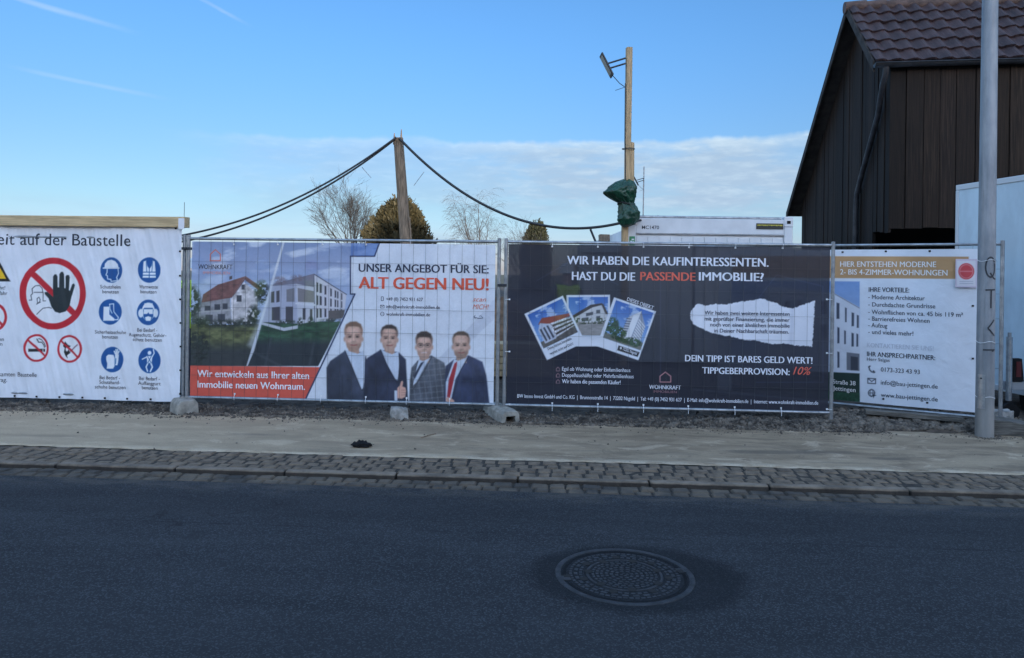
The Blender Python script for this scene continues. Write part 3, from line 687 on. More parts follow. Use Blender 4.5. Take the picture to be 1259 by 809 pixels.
def house_logo(a, cx, y0, y1, hw, c, w_=1.0):
    m_ = y0 + (y1 - y0) * .42
    a.line([(cx - hw, y1), (cx - hw, m_), (cx, y0), (cx + hw, m_), (cx + hw, y1), (cx - hw * .45, y1), (cx - hw, y1)], w_, c, soft=.4)
def offer_banner():
    u0 = pB.uv(235, 400)[0]; u1 = pB.uv(608, 400)[0]; vt = 1.985; vb = .165
    a = Art(pB, u0, u1, vb, vt, .0066, (228, 232, 241), wave_b)
    X, Y = a.X, a.Y
    # left half: two printed photographs under one sky
    left = [(225, 290), (467, 290), (467, 298), (460, 315), (431, 315), (431, 362), (436, 362), (391, 450), (225, 450)]
    a.clip = a.m_poly(left, .5)
    t = np.clip((Y - 298) / 60, 0, 1)[..., None]; a.C = a.C * (1 - a.clip[..., None]) + a.clip[..., None] * (np.array([104, 132, 190]) * (1 - t) + np.array([160, 180, 222]) * t)
    n = fbm(X * .035 + Y * .02, Y * .09, 31, 5); a.blend(np.clip((n - .48) * 4, 0, .75) * np.clip(1 - (Y - 330) / 50, 0, 1), (214, 222, 240))
    # old house and overgrown garden
    g0 = (Y > 397 + 3 * fbm(X * .1, X * 0, 3, 3)).astype(float) * a.m_poly([(225, 390), (342, 390), (304, 452), (225, 452)])
    a.blend(g0, (92, 96, 50)); a.tex(g0, 1.3, (.12, .22), 41, 5); a.blend(g0 * np.clip((Y - 418) / 14, 0, 1) * .9, (46, 52, 60))
    a.poly([(237, 384), (250, 371), (283, 366), (285, 398), (240, 398)], (148, 146, 152)); a.poly([(284, 368), (300, 347), (318, 362), (314, 398), (285, 398)], (206, 198, 200))
    a.tex(a.m_poly([(237, 371), (318, 350), (318, 398), (237, 398)]), .5, (.2, .2), 6)
    a.poly([(250, 362), (268, 350), (302, 339.5), (285, 366), (248, 372)], (132, 74, 68)); a.poly([(302, 339.5), (320, 352), (318, 357), (301, 344), (290, 360), (285, 366)], (120, 70, 66)); a.poly([(282, 344), (285.5, 343), (285.5, 339), (282, 340)], (84, 66, 66))
    a.tex(a.m_poly([(248, 372), (250, 362), (268, 350), (302, 339.5), (320, 352), (318, 357), (285, 366)]), .5, (.25, .5), 8)
    for wx, wy, ww, wh in ((291, 363, 6, 8), (297, 350, 4, 6), (252, 376, 7, 6), (264, 374, 7, 7), (274, 373, 6, 7), (253, 387, 9, 8), (268, 386, 9, 9)): a.poly([(wx, wy), (wx + ww, wy), (wx + ww, wy + wh), (wx, wy + wh)], (64, 66, 78))
    a.line([(240, 384), (284, 381)], 1.6, (176, 174, 172))
    for cx, cy, rx, ry, k in ((236, 372, 11, 20, 3), (241, 428, 17, 20, 4), (312, 388, 8, 12, 5), (246, 396, 12, 6, 6), (278, 398, 24, 5, 7), (322, 360, 9, 14, 8), (304, 396, 12, 6, 9)):
        mm = a.m_ell(cx, cy, rx, ry, 2.5) * np.clip((fbm(X * .35, Y * .35, k, 3) - .33) * 6, 0, 1); a.blend(mm * .92, (38, 48, 42)); a.tex(mm, 1.2, (.4, .4), k + 30)
    # white divider
    right = a.m_poly([(350, 290), (470, 290), (470, 452), (304, 452)])
    # new building and lawn
    g1 = right * (Y > 394 + (X - 330) * .02); a.blend(g1, (44, 84, 56)); a.tex(g1, .8, (.1, .3), 51, 5); a.blend(g1 * np.clip((Y - 414) / 10, 0, 1) * .92, (38, 46, 58))
    for pts in ([(326, 450), (333, 416)], [(380, 450), (386, 422)], [(310, 432), (345, 450)]): a.line(pts, 3, (70, 76, 84), .5, 1)
    a.poly([(334, 350), (350, 346), (386, 337), (386, 356), (334, 352)], (120, 116, 140)); a.poly([(332, 352), (364, 349), (366, 398), (322, 396)], (168, 172, 200)); a.poly([(364, 349), (386, 353), (386, 395), (366, 399)], (196, 196, 212))
    a.poly([(386, 337), (426, 362), (423, 391), (387, 396)], (206, 202, 214)); a.line([(386, 337), (426, 362)], 1.0, (70, 70, 92)); a.line([(386, 337), (387, 396)], .9, (76, 76, 100)); a.line([(334, 350), (386, 337)], .9, (110, 106, 130))
    a.poly([(366, 354), (386, 358), (386, 372), (366, 371)], (128, 120, 126)); a.poly([(352, 356), (362, 354), (362, 371), (352, 371)], (120, 118, 130)); a.line([(364, 373), (387, 375)], 2.2, (206, 206, 220))
    for q in ([(333, 359), (337, 358), (337, 372), (333, 372)], [(339.5, 358), (343.5, 357), (343.5, 371), (339.5, 372)], [(334, 378), (344, 377), (344, 394), (334, 394)], [(351, 377), (360, 377), (360, 396), (351, 396)], [(372, 379), (375.5, 379), (375.5, 393), (372, 393)], [(381, 380), (384, 380), (384, 393), (381, 393)]): a.poly(q, (70, 66, 80))
    for k_ in range(3):
        for x_, w_ in ((389, 2.2), (393, 2.6), (399, 2.2), (406, 1.9), (411.5, 1.8), (414.5, 1.6), (419.5, 1.4)):
            f_ = (x_ - 386) / 40; ya = 345.5 + k_ * 16.5 + f_ * (17.5 - k_ * 8); hh = 12.5 - f_ * 5; a.poly([(x_, ya), (x_ + w_, ya + 1), (x_ + w_, ya + hh), (x_, ya + hh)], (62, 60, 76))
    a.poly([(404, 382), (424, 381), (423, 391), (404, 393)], (96, 88, 88))
    for cx, cy, rx, ry, k in ((369, 396, 3, 5, 3), (382, 394.5, 3.2, 5, 4), (352, 396, 12, 2.5, 5), (408, 394, 12, 2, 6), (343, 345, 10, 5, 12), (366, 342, 8, 4, 13)):
        mm = a.m_ell(cx, cy, rx, ry, 1.2) * np.clip((fbm(X * .5, Y * .5, k, 3) - .3) * 6, 0, 1); a.blend(mm * (.9 if k < 10 else .55), (40, 54, 46) if k < 10 else (120, 92, 100))
    a.poly([(322, 396), (349, 403), (366, 400), (366, 404), (349, 407), (321, 399)], (190, 192, 204))
    a.poly([(347.2, 298), (350, 298), (312, 432), (304.5, 450), (302.8, 450), (318, 400)], (206, 212, 226), .5, .95); a.poly([(336, 343), (338, 343), (312, 430), (304, 424), (316, 398)], (206, 212, 226), 2.5, .55)
    a.clip = None
    g_ = a.C.mean(-1, keepdims=True); pm = a.m_poly(left, .5)[..., None]; a.C = a.C * (1 - pm) + pm * (a.C * .72 + g_ * .28 + 4)
    # red strip, dark outline of the white field
    a.poly([(225, 449.3), (393, 451.5), (374, 496), (225, 490)], (222, 92, 74)); a.poly([(225, 487.5), (376, 490.5), (374, 500), (225, 500)], (214, 216, 222))
    a.line([(467.5, 296), (460.5, 315), (431, 315), (431, 361.5), (436.5, 361.5), (375, 492)], 1.7, (40, 52, 88), soft=.4)
    a.poly([(467, 296), (460, 314.4), (431.5, 314.4), (431.5, 296)], (72, 112, 184), .5, .55)
    house_logo(a, 264.8, 307, 320.5, 6.2, (206, 98, 84), 1.3)
    # grey diagonal, then the four men
    a.poly([(532, 448), (548, 448), (612, 388), (612, 366)], (206, 210, 222), .8, .8); a.poly([(575, 408), (590, 400), (612, 374), (612, 362)], (214, 218, 230), .8, .8)
    S = (226, 184, 164)
    man(a, 434.8, 395.2, 432.6, 11.2, (128, 98, 80), S, (62, 68, 86), [(402, 500), (401.5, 452), (406, 444), (424, 431.5), (444, 433), (456, 448), (458, 500)], [(424.5, 430), (431, 432), (440, 435), (447, 431), (449, 440), (448, 476), (444.5, 479), (434, 452)], None, None, .42, hl=.17,
        lapel=[[(424, 431), (434, 455), (445, 480)], [(450, 438), (451, 460), (446, 480)], [(421, 462), (421, 492)]])
    man(a, 478.8, 399.0, 432, 10.4, (64, 54, 52), S, (50, 55, 76), [(447, 500), (449, 446), (452, 440), (468, 430), (490, 433), (499, 442), (502, 500)], [(468.5, 429), (475, 433), (482, 435.5), (490, 432), (491, 446), (489.5, 468), (486, 466), (476, 448)], None, None, .12, hl=.16,
        lapel=[[(467.5, 430), (476, 449), (488, 471)], [(491, 436), (491.5, 455), (489, 470)], [(462, 462), (463, 490)]])
    man(a, 521.4, 407.3, 441.4, 10.3, (70, 58, 54), S, (84, 88, 98), [(503, 500), (504, 468), (506, 452), (514, 443), (530, 437), (546, 446), (553, 470), (555, 500)], [(515, 442), (520, 444), (529, 440), (525, 446), (512, 470), (508, 474), (508, 466)], [(517.5, 446), (521.5, 444.5), (517, 452), (510, 466), (508.6, 462)], (52, 58, 78), .16, True, True, hl=.22,
        lapel=[[(531, 438), (522, 456), (506, 482)], [(513.5, 444), (507, 474)]])
    man(a, 566.8, 407.3, 441.4, 10.6, (98, 80, 68), S, (54, 62, 90), [(545, 500), (547, 470), (548, 450), (558, 442), (576, 437), (593, 445), (598, 462), (602, 500)], [(558.5, 441), (563, 444), (575, 438), (570, 448), (560, 466), (555, 490), (548, 494), (548, 470)], [(558.6, 447), (562, 444.5), (561.5, 450), (555.5, 478), (553, 489), (549.5, 488), (552, 466)], (170, 42, 54), .42, hl=.15,
        lapel=[[(576.5, 438), (566, 456), (556, 492)], [(584, 468), (587, 496)]])
    # thumb up and folded hand
    a.poly([(485, 480), (488.6, 480), (488.6, 493), (485, 493)], (206, 214, 228))
    a.poly([(488.5, 477), (491.5, 474), (493.2, 468.8), (494.8, 468), (495.8, 470), (494.8, 475), (498.5, 476.5), (499.4, 480), (498.4, 488), (494, 490.3), (488.5, 489.5)], (220, 170, 152), .5)
    for y_ in (479.6, 482.6, 485.6): a.line([(493.5, y_), (498.6, y_)], .5, (160, 108, 98), .8)
    a.poly([(548, 489), (553, 488.5), (558, 492), (560, 499), (549, 499)], (216, 168, 150))
    a.poly([(520, 489.5), (607, 494.5), (607, 500), (520, 500)], (214, 216, 222), .5, .0)
    k_ = np.array([.25, .5, .25]); sl = .6 * a.m_poly([(400, 392), (606, 392), (606, 496), (400, 496)], 2)[..., None]; bl = a.C.copy()
    for _ in range(1):
        q = np.pad(bl, ((1, 1), (1, 1), (0, 0)), 'edge'); bl = sum(k_[i_] * k_[j_] * q[i_:i_ + bl.shape[0], j_:j_ + bl.shape[1]] for i_ in range(3) for j_ in range(3))
    a.C = a.C * (1 - sl) + bl * sl; a.tex(np.ones(X.shape), .05, (.8, .8), 91, 2)
    o = a.build('offer_banner', MP)
    t = Lettering(pB, wave_b)
    t.text('WOHNKRAFT', 244, 286, 330.5, 5.6, (44, 50, 72), .012); t.text('IMMOBILIEN', 250, 283, 337, 3.4, (216, 150, 142), .0)
    t.text('Wir entwickeln aus Ihrer alten', 243, 380, 463, 8.4, (240, 240, 244), .016); t.text('Immobilie neuen Wohnraum.', 243, 375, 476.2, 8.4, (240, 240, 244), .016)
    t.text('UNSER ANGEBOT FÜR SIE:', 441, 601, 334, 9.8, (46, 52, 74), .024); t.text('ALT GEGEN NEU!', 441, 601, 354.5, 14.2, (224, 92, 66), .034)
    G = (66, 72, 90)
    t.text('+49 (0) 7452 931 627', 475, 520, 369.5, 4, G, .012); t.text('info@wohnkraft-immobilien.de', 475, 541, 378.8, 4, G, .012); t.text('wohnkraft-immobilien.de', 475, 529, 388, 4, G, .012)
    t.text('scan', 581, 598, 370.5, 5.5, (216, 128, 104), .004, .35); t.text('MICH!', 581, 601, 380, 6, (216, 128, 104), .004, .3)
    b = t.b
    def stroke(pts, wd, c):
        m = ink(c)
        if m not in t.mats: t.mats.append(m)
        for (x0, y0), (x1, y1) in zip(pts[:-1], pts[1:]):
            l_ = math.hypot(x1 - x0, y1 - y0); nx, ny = -(y1 - y0) / l_ * wd / 2, (x1 - x0) / l_ * wd / 2; vs = []
            for x, y in ((x0 + nx, y0 + ny), (x0 - nx, y0 - ny), (x1 - nx, y1 - ny), (x1 + nx, y1 + ny)):
                u, v = pB.uv(x, y); vs.append(pB.pt(u, v, float(wave_b(np.array(u), np.array(v))) + .004))
            b.add(vs, [(0, 1, 2, 3)], t.mats.index(m))
    stroke([(469, 364.8), (471.6, 364.8), (471.6, 369.6), (469, 369.6), (469, 364.8)], .6, G)
    stroke([(468, 375), (472.6, 375), (472.6, 378.6), (468, 378.6), (468, 375), (470.3, 377), (472.6, 375)], .5, G)
    stroke([(470.3 + 2.3 * math.cos(k * .7), 386 + 2.4 * math.sin(k * .7)) for k in range(10)], .6, G); stroke([(468, 386), (472.6, 386)], .4, G)
    stroke([(594, 391), (588, 391.5), (582.5, 389.4)], .7, (90, 100, 120)); stroke([(582.5, 389.4), (584.5, 387.4)], .6, (90, 100, 120)); stroke([(582.5, 389.4), (584.6, 392)], .6, (90, 100, 120)); stroke([(594, 391), (591, 388), (589, 389)], .6, (90, 100, 120))
    t.build(o)
    ties(pB, wave_b, o, [(pB.uv(x, y)[0], pB.uv(x, y)[1], 0, .045) for x, y in ((288, 300.5), (342, 300.5), (397, 300.5), (450, 300.8), (505, 301), (560, 301))] + [(pB.uv(x, 487 + (x - 235) * .02)[0], .20, 0, -.07) for x in (289, 342, 395, 450, 500, 553)])
    tag(o, 'printed banner with old and new house pictures, a red strip and four men in suits', 'banner')
offer_banner()

# ------------------------------------------------------------------ banner 3: navy
P3a, P3b = -.585, 3.085
pC = Plane((P3a, 8.392), (P3b, 8.392), [(624, 300), (1021, 303), (1019, 507), (622, 499)])
def wave_c(u, v): return .007 * np.sin(u * 2.7 + 2) * np.sin(v * 1.6) + .004 * (fbm(u * 2.2, v * 2.2, 61, 3) - .5) * 2
def navy_banner():
    u0 = pC.uv(624, 400)[0]; u1 = pC.uv(1019.5, 400)[0]
    a = Art(pC, u0, u1, .165, 1.995, .0066, NAVY, wave_c); X, Y = a.X, a.Y
    a.tex(np.ones(X.shape), .22, (.012, .02), 3, 4)
    # the faint printed outline of a street of houses
    for pts in ([(930, 370), (955, 338), (1012, 352), (1012, 470), (930, 470)], [(660, 345), (700, 322), (760, 350)], [(812, 330), (812, 490)]): a.line(pts, 1.0, (58, 66, 92), .6)
    # three instant photographs
    def shot(q, inner, paint):
        a.poly(q, (226, 230, 240)); o_, ex, ey = np.array(inner[0], float), np.array(inner[1], float) - inner[0], np.array(inner[2], float) - inner[0]
        D = ex[0] * ey[1] - ex[1] * ey[0]; dx, dy = X - o_[0], Y - o_[1]
        s_, t_ = (dx * ey[1] - dy * ey[0]) / D, (ex[0] * dy - ex[1] * dx) / D
        a.clip = a.m_poly([tuple(o_), tuple(o_ + ex), tuple(o_ + ex + ey), tuple(o_ + ey)], .4)
        k = np.clip(t_ / .7, 0, 1)[..., None]; a.C = a.C * (1 - a.clip[..., None]) + a.clip[..., None] * (np.array([52, 104, 186]) * (1 - k) + np.array([136, 172, 220]) * k)
        n = fbm(s_ * 5, t_ * 8, 71, 4); a.blend(np.clip((n - .58) * 6, 0, .7) * (t_ < .4), (214, 224, 240))
        paint(lambda p: [tuple(o_ + ex * x + ey * y) for x, y in p], s_, t_); a.clip = None
    def block(q, s_, t_):
        a.poly(q([(0, .82), (1, .74), (1, 1), (0, 1)]), (92, 88, 86)); a.tex((t_ > .7) * 1., .6, (.3, .4), 4)
        a.poly(q([(.22, .32), (1, .55), (1, .80), (.40, .88), (.1, .86), (.1, .55)]), (206, 206, 214)); a.poly(q([(.14, .36), (.30, .24), (1.0, .44), (1, .52), (.42, .46)]), (150, 74, 62))
        a.poly(q([(.08, .50), (.20, .34), (.40, .46), (.42, .90), (.10, .90)]), (190, 196, 214))
        for k in range(3): a.poly(q([(.12 + k * .10, .50 - k * .01), (.17 + k * .10, .49), (.19 + k * .10, .84), (.14 + k * .10, .86)]), (64, 70, 86))
        for r in range(3): a.poly(q([(.46, .52 + r * .12), (1, .58 + r * .08), (1, .62 + r * .08), (.46, .58 + r * .12)]), (72, 66, 64))
        a.tex((s_ > .42) * (t_ > .45) * (t_ < .85) * 1., .9, (.9, .7), 6)
    def house(q, s_, t_):
        a.poly(q([(0, .64), (1, .60), (1, 1), (0, 1)]), (146, 142, 140)); a.tex((t_ > .6) * 1., .3, (.2, .5), 7)
        a.poly(q([(.14, .48), (.60, .22), (.86, .22), (.98, .44), (.98, .62), (.5, .66), (.14, .62)]), (206, 206, 208)); a.poly(q([(.06, .50), (.56, .20), (.84, .16), (.88, .20), (.60, .27), (.10, .56)]), (60, 50, 50)); a.poly(q([(.82, .17), (.88, .18), (1, .44), (.94, .45)]), (66, 56, 54))
        for p in ([(.44, .42), (.62, .38), (.62, .46), (.44, .50)], [(.36, .54), (.5, .52), (.5, .62), (.36, .62)], [(.70, .34), (.80, .33), (.80, .42), (.70, .43)], [(.70, .50), (.80, .49), (.80, .60), (.70, .60)]): a.poly(q(p), (80, 84, 92))
        mm = np.clip((fbm(X * .5, Y * .5, 8, 3) - .42) * 6, 0, 1) * (t_ > .54) * (t_ < .70); a.blend(mm * .9, (52, 66, 44))
    def tower(q, s_, t_):
        a.poly(q([(0, .86), (1, .80), (1, 1), (0, 1)]), (116, 116, 106))
        a.poly(q([(.44, .30), (.70, .06), (.66, .86), (.40, .84)]), (196, 198, 206)); a.poly(q([(.70, .06), (.92, .40), (.90, .90), (.66, .86)]), (150, 156, 172)); a.poly(q([(.54, .22), (.70, .06), (.66, .86), (.52, .85)]), (226, 228, 234))
        for r in range(8):
            y = .34 + r * .065; a.poly(q([(.40, y), (.53, y - .03), (.53, y), (.40, y + .03)]), (96, 104, 124)); a.poly(q([(.70, y - .08), (.92, y + .06), (.92, y + .085), (.70, y - .05)]), (232, 234, 238))
        for cx, cy, rx, ry, k in ((.1, .66, .18, .22, 3), (.34, .74, .18, .14, 4), (.78, .86, .22, .10, 5), (.5, .90, .3, .06, 6)):
            mm = np.clip(1.2 - np.hypot((s_ - cx) / rx, (t_ - cy) / ry), 0, 1) * np.clip((fbm(X * .45, Y * .45, k, 3) - .3) * 6, 0, 1); a.blend(np.clip(mm * 3, 0, .95), (44, 74, 46)); a.tex(np.clip(mm * 2, 0, 1), 1., (.5, .5), k)
    shot([(696.4, 362.8), (750, 362.4), (750.4, 426), (697, 426)], [(699, 365.4), (747.6, 365), (699.2, 413)], house)
    shot([(644.6, 386), (692, 363.4), (719.6, 420.5), (672.5, 443)], [(648.6, 387.2), (691, 367), (668.2, 428.6)], block)
    shot([(755, 365.4), (806.6, 382.8), (785, 443), (733.4, 425.6)], [(757.4, 369), (803.4, 384.6), (741.4, 415.2)], tower)
    a.poly([(760.6, 424.8), (786.4, 433.2), (784, 438.8), (758.8, 430.6)], (34, 36, 44)); a.ell(763.4, 428, 1.2, 1.6, (240, 240, 244))
    # torn slip of paper
    e = [(848, 388), (851, 380), (857, 373), (866, 375.4), (880, 373.6), (893, 374.4), (905, 371.6), (918, 370), (927, 369), (934, 366.8), (940, 367.6), (948, 371), (954, 372), (962, 376.4), (974, 379.6), (984, 376), (994, 372.6), (1002, 369.4),
         (1001, 395), (998.6, 426.2), (980, 425), (964, 422.6), (950, 422.8), (943, 422.4), (930, 418.6), (912, 417.4), (898, 413.4), (884, 411.6), (872, 408.4), (862, 403.6), (852, 398), (849, 393)]
    m = np.clip(.5 - (a.sdf(e) + 2.2 * (fbm(X * .45, Y * .45, 77, 3) - .5)) / 1.0, 0, 1); a.blend(m, (232, 234, 243))
    m2 = m * np.clip(1 - np.abs(X - 974 - (Y - 400) * -.05) / 5, 0, 1); a.blend(m2 * .30, (160, 165, 186)); a.blend(m * (X > 977) * .2, (206, 210, 224))
    house_logo(a, 818, 457.4, 469.6, 6.6, (214, 150, 150), 1.1)
    for k in range(3): house_logo(a, 686, 451.4 + k * 7.7, 456 + k * 7.7, 2.0, (200, 150, 150), .6)
    o = a.build('navy_banner', MP)
    t = Lettering(pC, wave_c); W_ = (226, 228, 238)
    t.text('WIR HABEN DIE KAUFINTERESSENTEN.', 697, 945, 324.8, 10.2, W_, .026)
    t.text('HAST DU DIE', 703, 781, 344.2, 10.2, W_, .026); t.text('PASSENDE', 787, 855, 344.5, 10.2, (226, 104, 84), .026); t.text('IMMOBILIE?', 859, 939, 344.8, 10.2, W_, .026)
    t.text('Egal ob Wohnung oder Einfamilienhaus', 691, 775, 455.6, 4.6, W_, .010); t.text('Doppelhaushälfte oder Mehrfamilienhaus', 691, 779, 463.2, 4.6, W_, .010); t.text('Wir haben die passenden Käufer!', 691, 763, 471, 4.8, W_, .024)
    t.text('WOHNKRAFT', 798, 837, 478, 5, W_, .02); t.text('IMMOBILIEN', 803, 832, 482.6, 2.8, (150, 110, 118))
    t.text('BW Immo Invest GmbH und Co. KG  |  Brunnenstraße 14  |  72202 Nagold  |  Tel: +49 (0) 7452 931 627  |  E-Mail: info@wohnkraft-immobilien.de  |  Internet: www.wohnkraft-immobilien.de', 636, 1006, 488.8, 4.4, W_, .012)
    D_ = (52, 56, 74)
    for s_, x0, x1, y in (('Wir haben zwei weitere Interessenten', 866, 971, 386.6), ('mit geprüfter Finanzierung, die immer', 866, 971, 394), ('noch von einer ähnlichen Immobilie', 873, 971, 401.2), ('in Deiner Nachbarschaft träumen.', 878, 970, 408.6)): t.text(s_, x0, x1, y, 4.8, D_, .012)
    t.text('DEIN TIPP IST BARES GELD WERT!', 842, 999, 444, 7.8, W_, .024); t.text('TIPPGEBERPROVISION:', 863, 971, 459, 7.8, W_, .024); t.text('10%', 975, 998, 460.4, 9.5, (226, 104, 84), .004, .35)
    t.text('DIESES OBJEKT', 770.5, 804.5, 369.6, 4.4, W_, .008, rot=-.32); t.text('Deine nächste Immobilie', 674, 706, 430.4, 3.2, D_, .004, rot=.44); t.text('wartet nicht auf Dich!', 677, 708, 436.2, 3.2, D_, .004, rot=.44); t.text('72202 Nagold', 765.4, 783.4, 430.4, 3.6, W_, .004, rot=-.32)
    t.build(o)
    ties(pC, wave_c, o, [(pC.uv(x, y)[0], pC.uv(x, y)[1], 0, .045) for x, y in ((679, 303), (735, 303.4), (791, 303.6), (847, 304), (904, 304.6), (962, 305))] + [(pC.uv(x, y)[0], pC.uv(x, y)[1], 0, -.085) for x, y in ((679, 495.6), (735, 496.6), (791, 497.6), (846, 499), (903, 500.4), (960, 501.6))]
         + [(pC.uv(x, y)[0], pC.uv(x, y)[1], sx * .05, 0) for x, y, sx in ((626.5, 497, -1), (626.5, 368, -1), (626.5, 432, -1), (1016.5, 368, 1), (1016.5, 434, 1), (1016.5, 503, 1))])
    tag(o, 'navy banner with three tilted house snapshots and a torn white paper slip', 'banner')
navy_banner()

# ------------------------------------------------------------------ banner 4: angled panel
Q0, Q1 = (1.86, 10.12), (4.97, 8.50)
pD = Plane(Q0, Q1, [(1027, 307), (1203, 306), (1201, 507), (1027, 491)])
def wave_d(u, v): return .012 * np.sin(u * 3.3) * np.sin(v * 1.9 + .5) + .010 * (fbm(u * 2.4 + v, v * 2.4, 81, 4) - .5) * 2
def flats_banner():
    u1 = pD.uv(1202.5, 400)[0]; u0 = .35
    vt = pD.uv(1120, 306.5)[1]; vb = pD.uv(1201, 507.5)[1]
    a = Art(pD, u0, u1, vb, vt, .0064, (226, 231, 240), wave_d); X, Y = a.X, a.Y
    a.poly([(900, 314.5), (1191, 315.6), (1191, 343), (900, 341)], (192, 150, 104)); a.tex(a.m_poly([(900, 314.5), (1191, 315.6), (1191, 343), (900, 341)]), .12, (.03, .05), 5)
    pic = [(900, 345), (1057, 346), (1057, 458), (900, 452)]; a.clip = a.m_poly(pic, .4)
    k = np.clip((Y - 345) / 100, 0, 1)[..., None]; a.C = a.C * (1 - a.clip[..., None]) + a.clip[..., None] * (np.array([128, 162, 214]) * (1 - k) + np.array([196, 212, 236]) * k)
    a.poly([(940, 352), (1027, 361), (1057, 378), (1057, 458), (940, 452)], (218, 222, 232)); a.line([(1022, 359), (1057, 379)], .8, (120, 124, 140))
    a.poly([(940, 352), (1024, 360), (1024, 456), (940, 452)], (190, 198, 216))
    for x_, ya, h_, w_ in ((1028.5, 372, 20, 3.6), (1039, 378, 18, 2), (1047, 384, 17, 3), (1053.5, 387, 16, 2.4), (1029.5, 402, 20, 2.6), (1038, 406, 17, 2), (1047, 409, 17, 2.8), (1053, 410, 16, 2.2), (1029.5, 432, 20, 2.6)): a.poly([(x_, ya), (x_ + w_, ya + 1), (x_ + w_, ya + h_), (x_, ya + h_)], (66, 74, 92))
    a.poly([(1041, 433), (1057, 435), (1057, 456), (1041, 455)], (116, 120, 130)); a.poly([(1046, 438), (1055, 439), (1055, 455), (1046, 455)], (64, 68, 78))
    for k_ in range(5): a.poly([(950 + k_ * 15, 370), (956 + k_ * 15, 370), (956 + k_ * 15, 386), (950 + k_ * 15, 386)], (70, 78, 96)); a.poly([(950 + k_ * 15, 400), (956 + k_ * 15, 400), (956 + k_ * 15, 418), (950 + k_ * 15, 418)], (70, 78, 96))
    a.clip = None
    a.poly([(900, 452), (1057, 459), (1057, 494), (900, 486)], (28, 52, 46)); a.poly([(900, 478), (1057, 483), (1057, 494), (900, 486)], (36, 70, 52)); a.tex(a.m_poly([(900, 478), (1057, 483), (1057, 494), (900, 486)]), .8, (.4, .4), 4)
    K = (52, 58, 72)
    a.line([(1068.5, 451.5), (1069.3, 454.6), (1071.6, 457), (1074.6, 457.8)], 1.5, K); a.line([(1068.2, 451), (1069.6, 450.2)], 1.6, K); a.line([(1074, 456), (1075.4, 457.6)], 1.6, K)
    a.line([(1067, 465), (1076.6, 465.6), (1076.6, 471.6), (1067, 471), (1067, 465)], 1.1, K); a.line([(1067, 465), (1071.8, 469), (1076.6, 465.6)], 1.0, K)
    a.ring(1071.6, 483, 4.4, 4.6, 1.0, K); a.line([(1067.4, 483), (1076, 483)], .8, K); a.ring(1071.6, 483, 2.2, 4.6, .7, K); a.poly([(1072.5, 484), (1077.5, 486), (1075, 487), (1074, 489.4)], K)
    o = a.build('flats_banner', MPW)
    t = Lettering(pD, wave_d); W_ = (238, 236, 234)
    t.text('HIER ENTSTEHEN MODERNE', 1033, 1151, 327.8, 6.4, W_, .014); t.text('2- BIS 4-ZIMMER-WOHNUNGEN', 1033, 1165, 337.4, 6.4, W_, .014)
    t.text('IHRE VORTEILE:', 1068, 1118, 358.6, 5.6, K, .020)
    for s_, x1, y in (('- Moderne Architektur', 1137, 367.5), ('- Durchdachte Grundrisse', 1150, 376.6), ('- Wohnflächen von ca. 45 bis 119 m²', 1184, 385.8), ('- Barrierefreies Wohnen', 1143, 394), ('- Aufzug', 1091, 402), ('- und vieles mehr!', 1123, 410.2)): t.text(s_, 1067.5, x1, y, 5.2, K, .008)
    t.text('KONTAKTIEREN SIE UNS!', 1066, 1148, 426.6, 5.4, (200, 204, 214), .014); t.text('IHR ANSPRECHPARTNER:', 1066, 1150, 437.6, 5.6, K, .020); t.text('Herr Salgas', 1066, 1094, 443, 3.8, K, .006)
    t.text('0173-323 43 93', 1083, 1131, 456.6, 5.2, K, .008); t.text('info@bau-jettingen.de', 1083, 1153, 472.4, 5.2, K, .008); t.text('www.bau-jettingen.de', 1083, 1153, 487.6, 5.2, K, .008)
    t.text('Straße 38', 1024, 1052, 471.6, 5.2, W_, .006); t.text('Jettingen', 1024, 1052, 479.6, 5.2, W_, .006)
    t.build(o)
    for px, py in [(1196, y) for y in (376, 441)] + [(x, 500.6 - (1201 - x) * .09) for x in (1086, 1140)] + [(1036, 310), (1089, 309), (1143, 308.6)]:
        u, v = pD.uv(px, py); p = pD.pt(u, v, float(wave_d(np.array(u), np.array(v))) + .004)
        b = MB(); b.box(tuple(p - Vector((.011, .005, .010))), tuple(p + Vector((.011, .003, .010)))); b.build('eyelet', M['black'], o)
    tag(o, 'white banner with ochre heading and bullet list on the angled fence panel', 'banner')
    # the notice taped over its corner
    zero = lambda u, v: .030 + .010 * np.sin(np.asarray(v) * 9) * np.sin(np.asarray(u) * 14 + 1)
    ua, va = pD.uv(1174.5, 353); ub, vb_ = pD.uv(1201.5, 318.5)
    n = Art(pD, ua, ub, va, vb_, .006, (222, 216, 226), zero); cx, cy = 1188, 333.6
    n.poly([(1172, 314), (1206, 314), (1206, 358), (1172, 358)], (196, 170, 196), .5, .35); n.poly([(1176.5, 320.5), (1199.5, 320.5), (1199.5, 351.5), (1176.5, 351.5)], (226, 222, 228))
    n.ell(cx, cy, 9.8, 10, (206, 66, 72)); n.ring(cx, cy, 8.4, 8.6, .7, (226, 160, 164)); n.line([(1181, 333.6), (1195, 333.6)], 1.4, (224, 150, 154), .7)
    for y in (346, 348.6): n.line([(1180, y), (1196, y)], .6, (150, 150, 170), .8)
    q = n.build('paper_notice', mat_print('notice_paper', .4, 0)); tag(q, 'small paper notice with a red disc taped over the banner corner beside the lamp post', 'notice')
flats_banner()

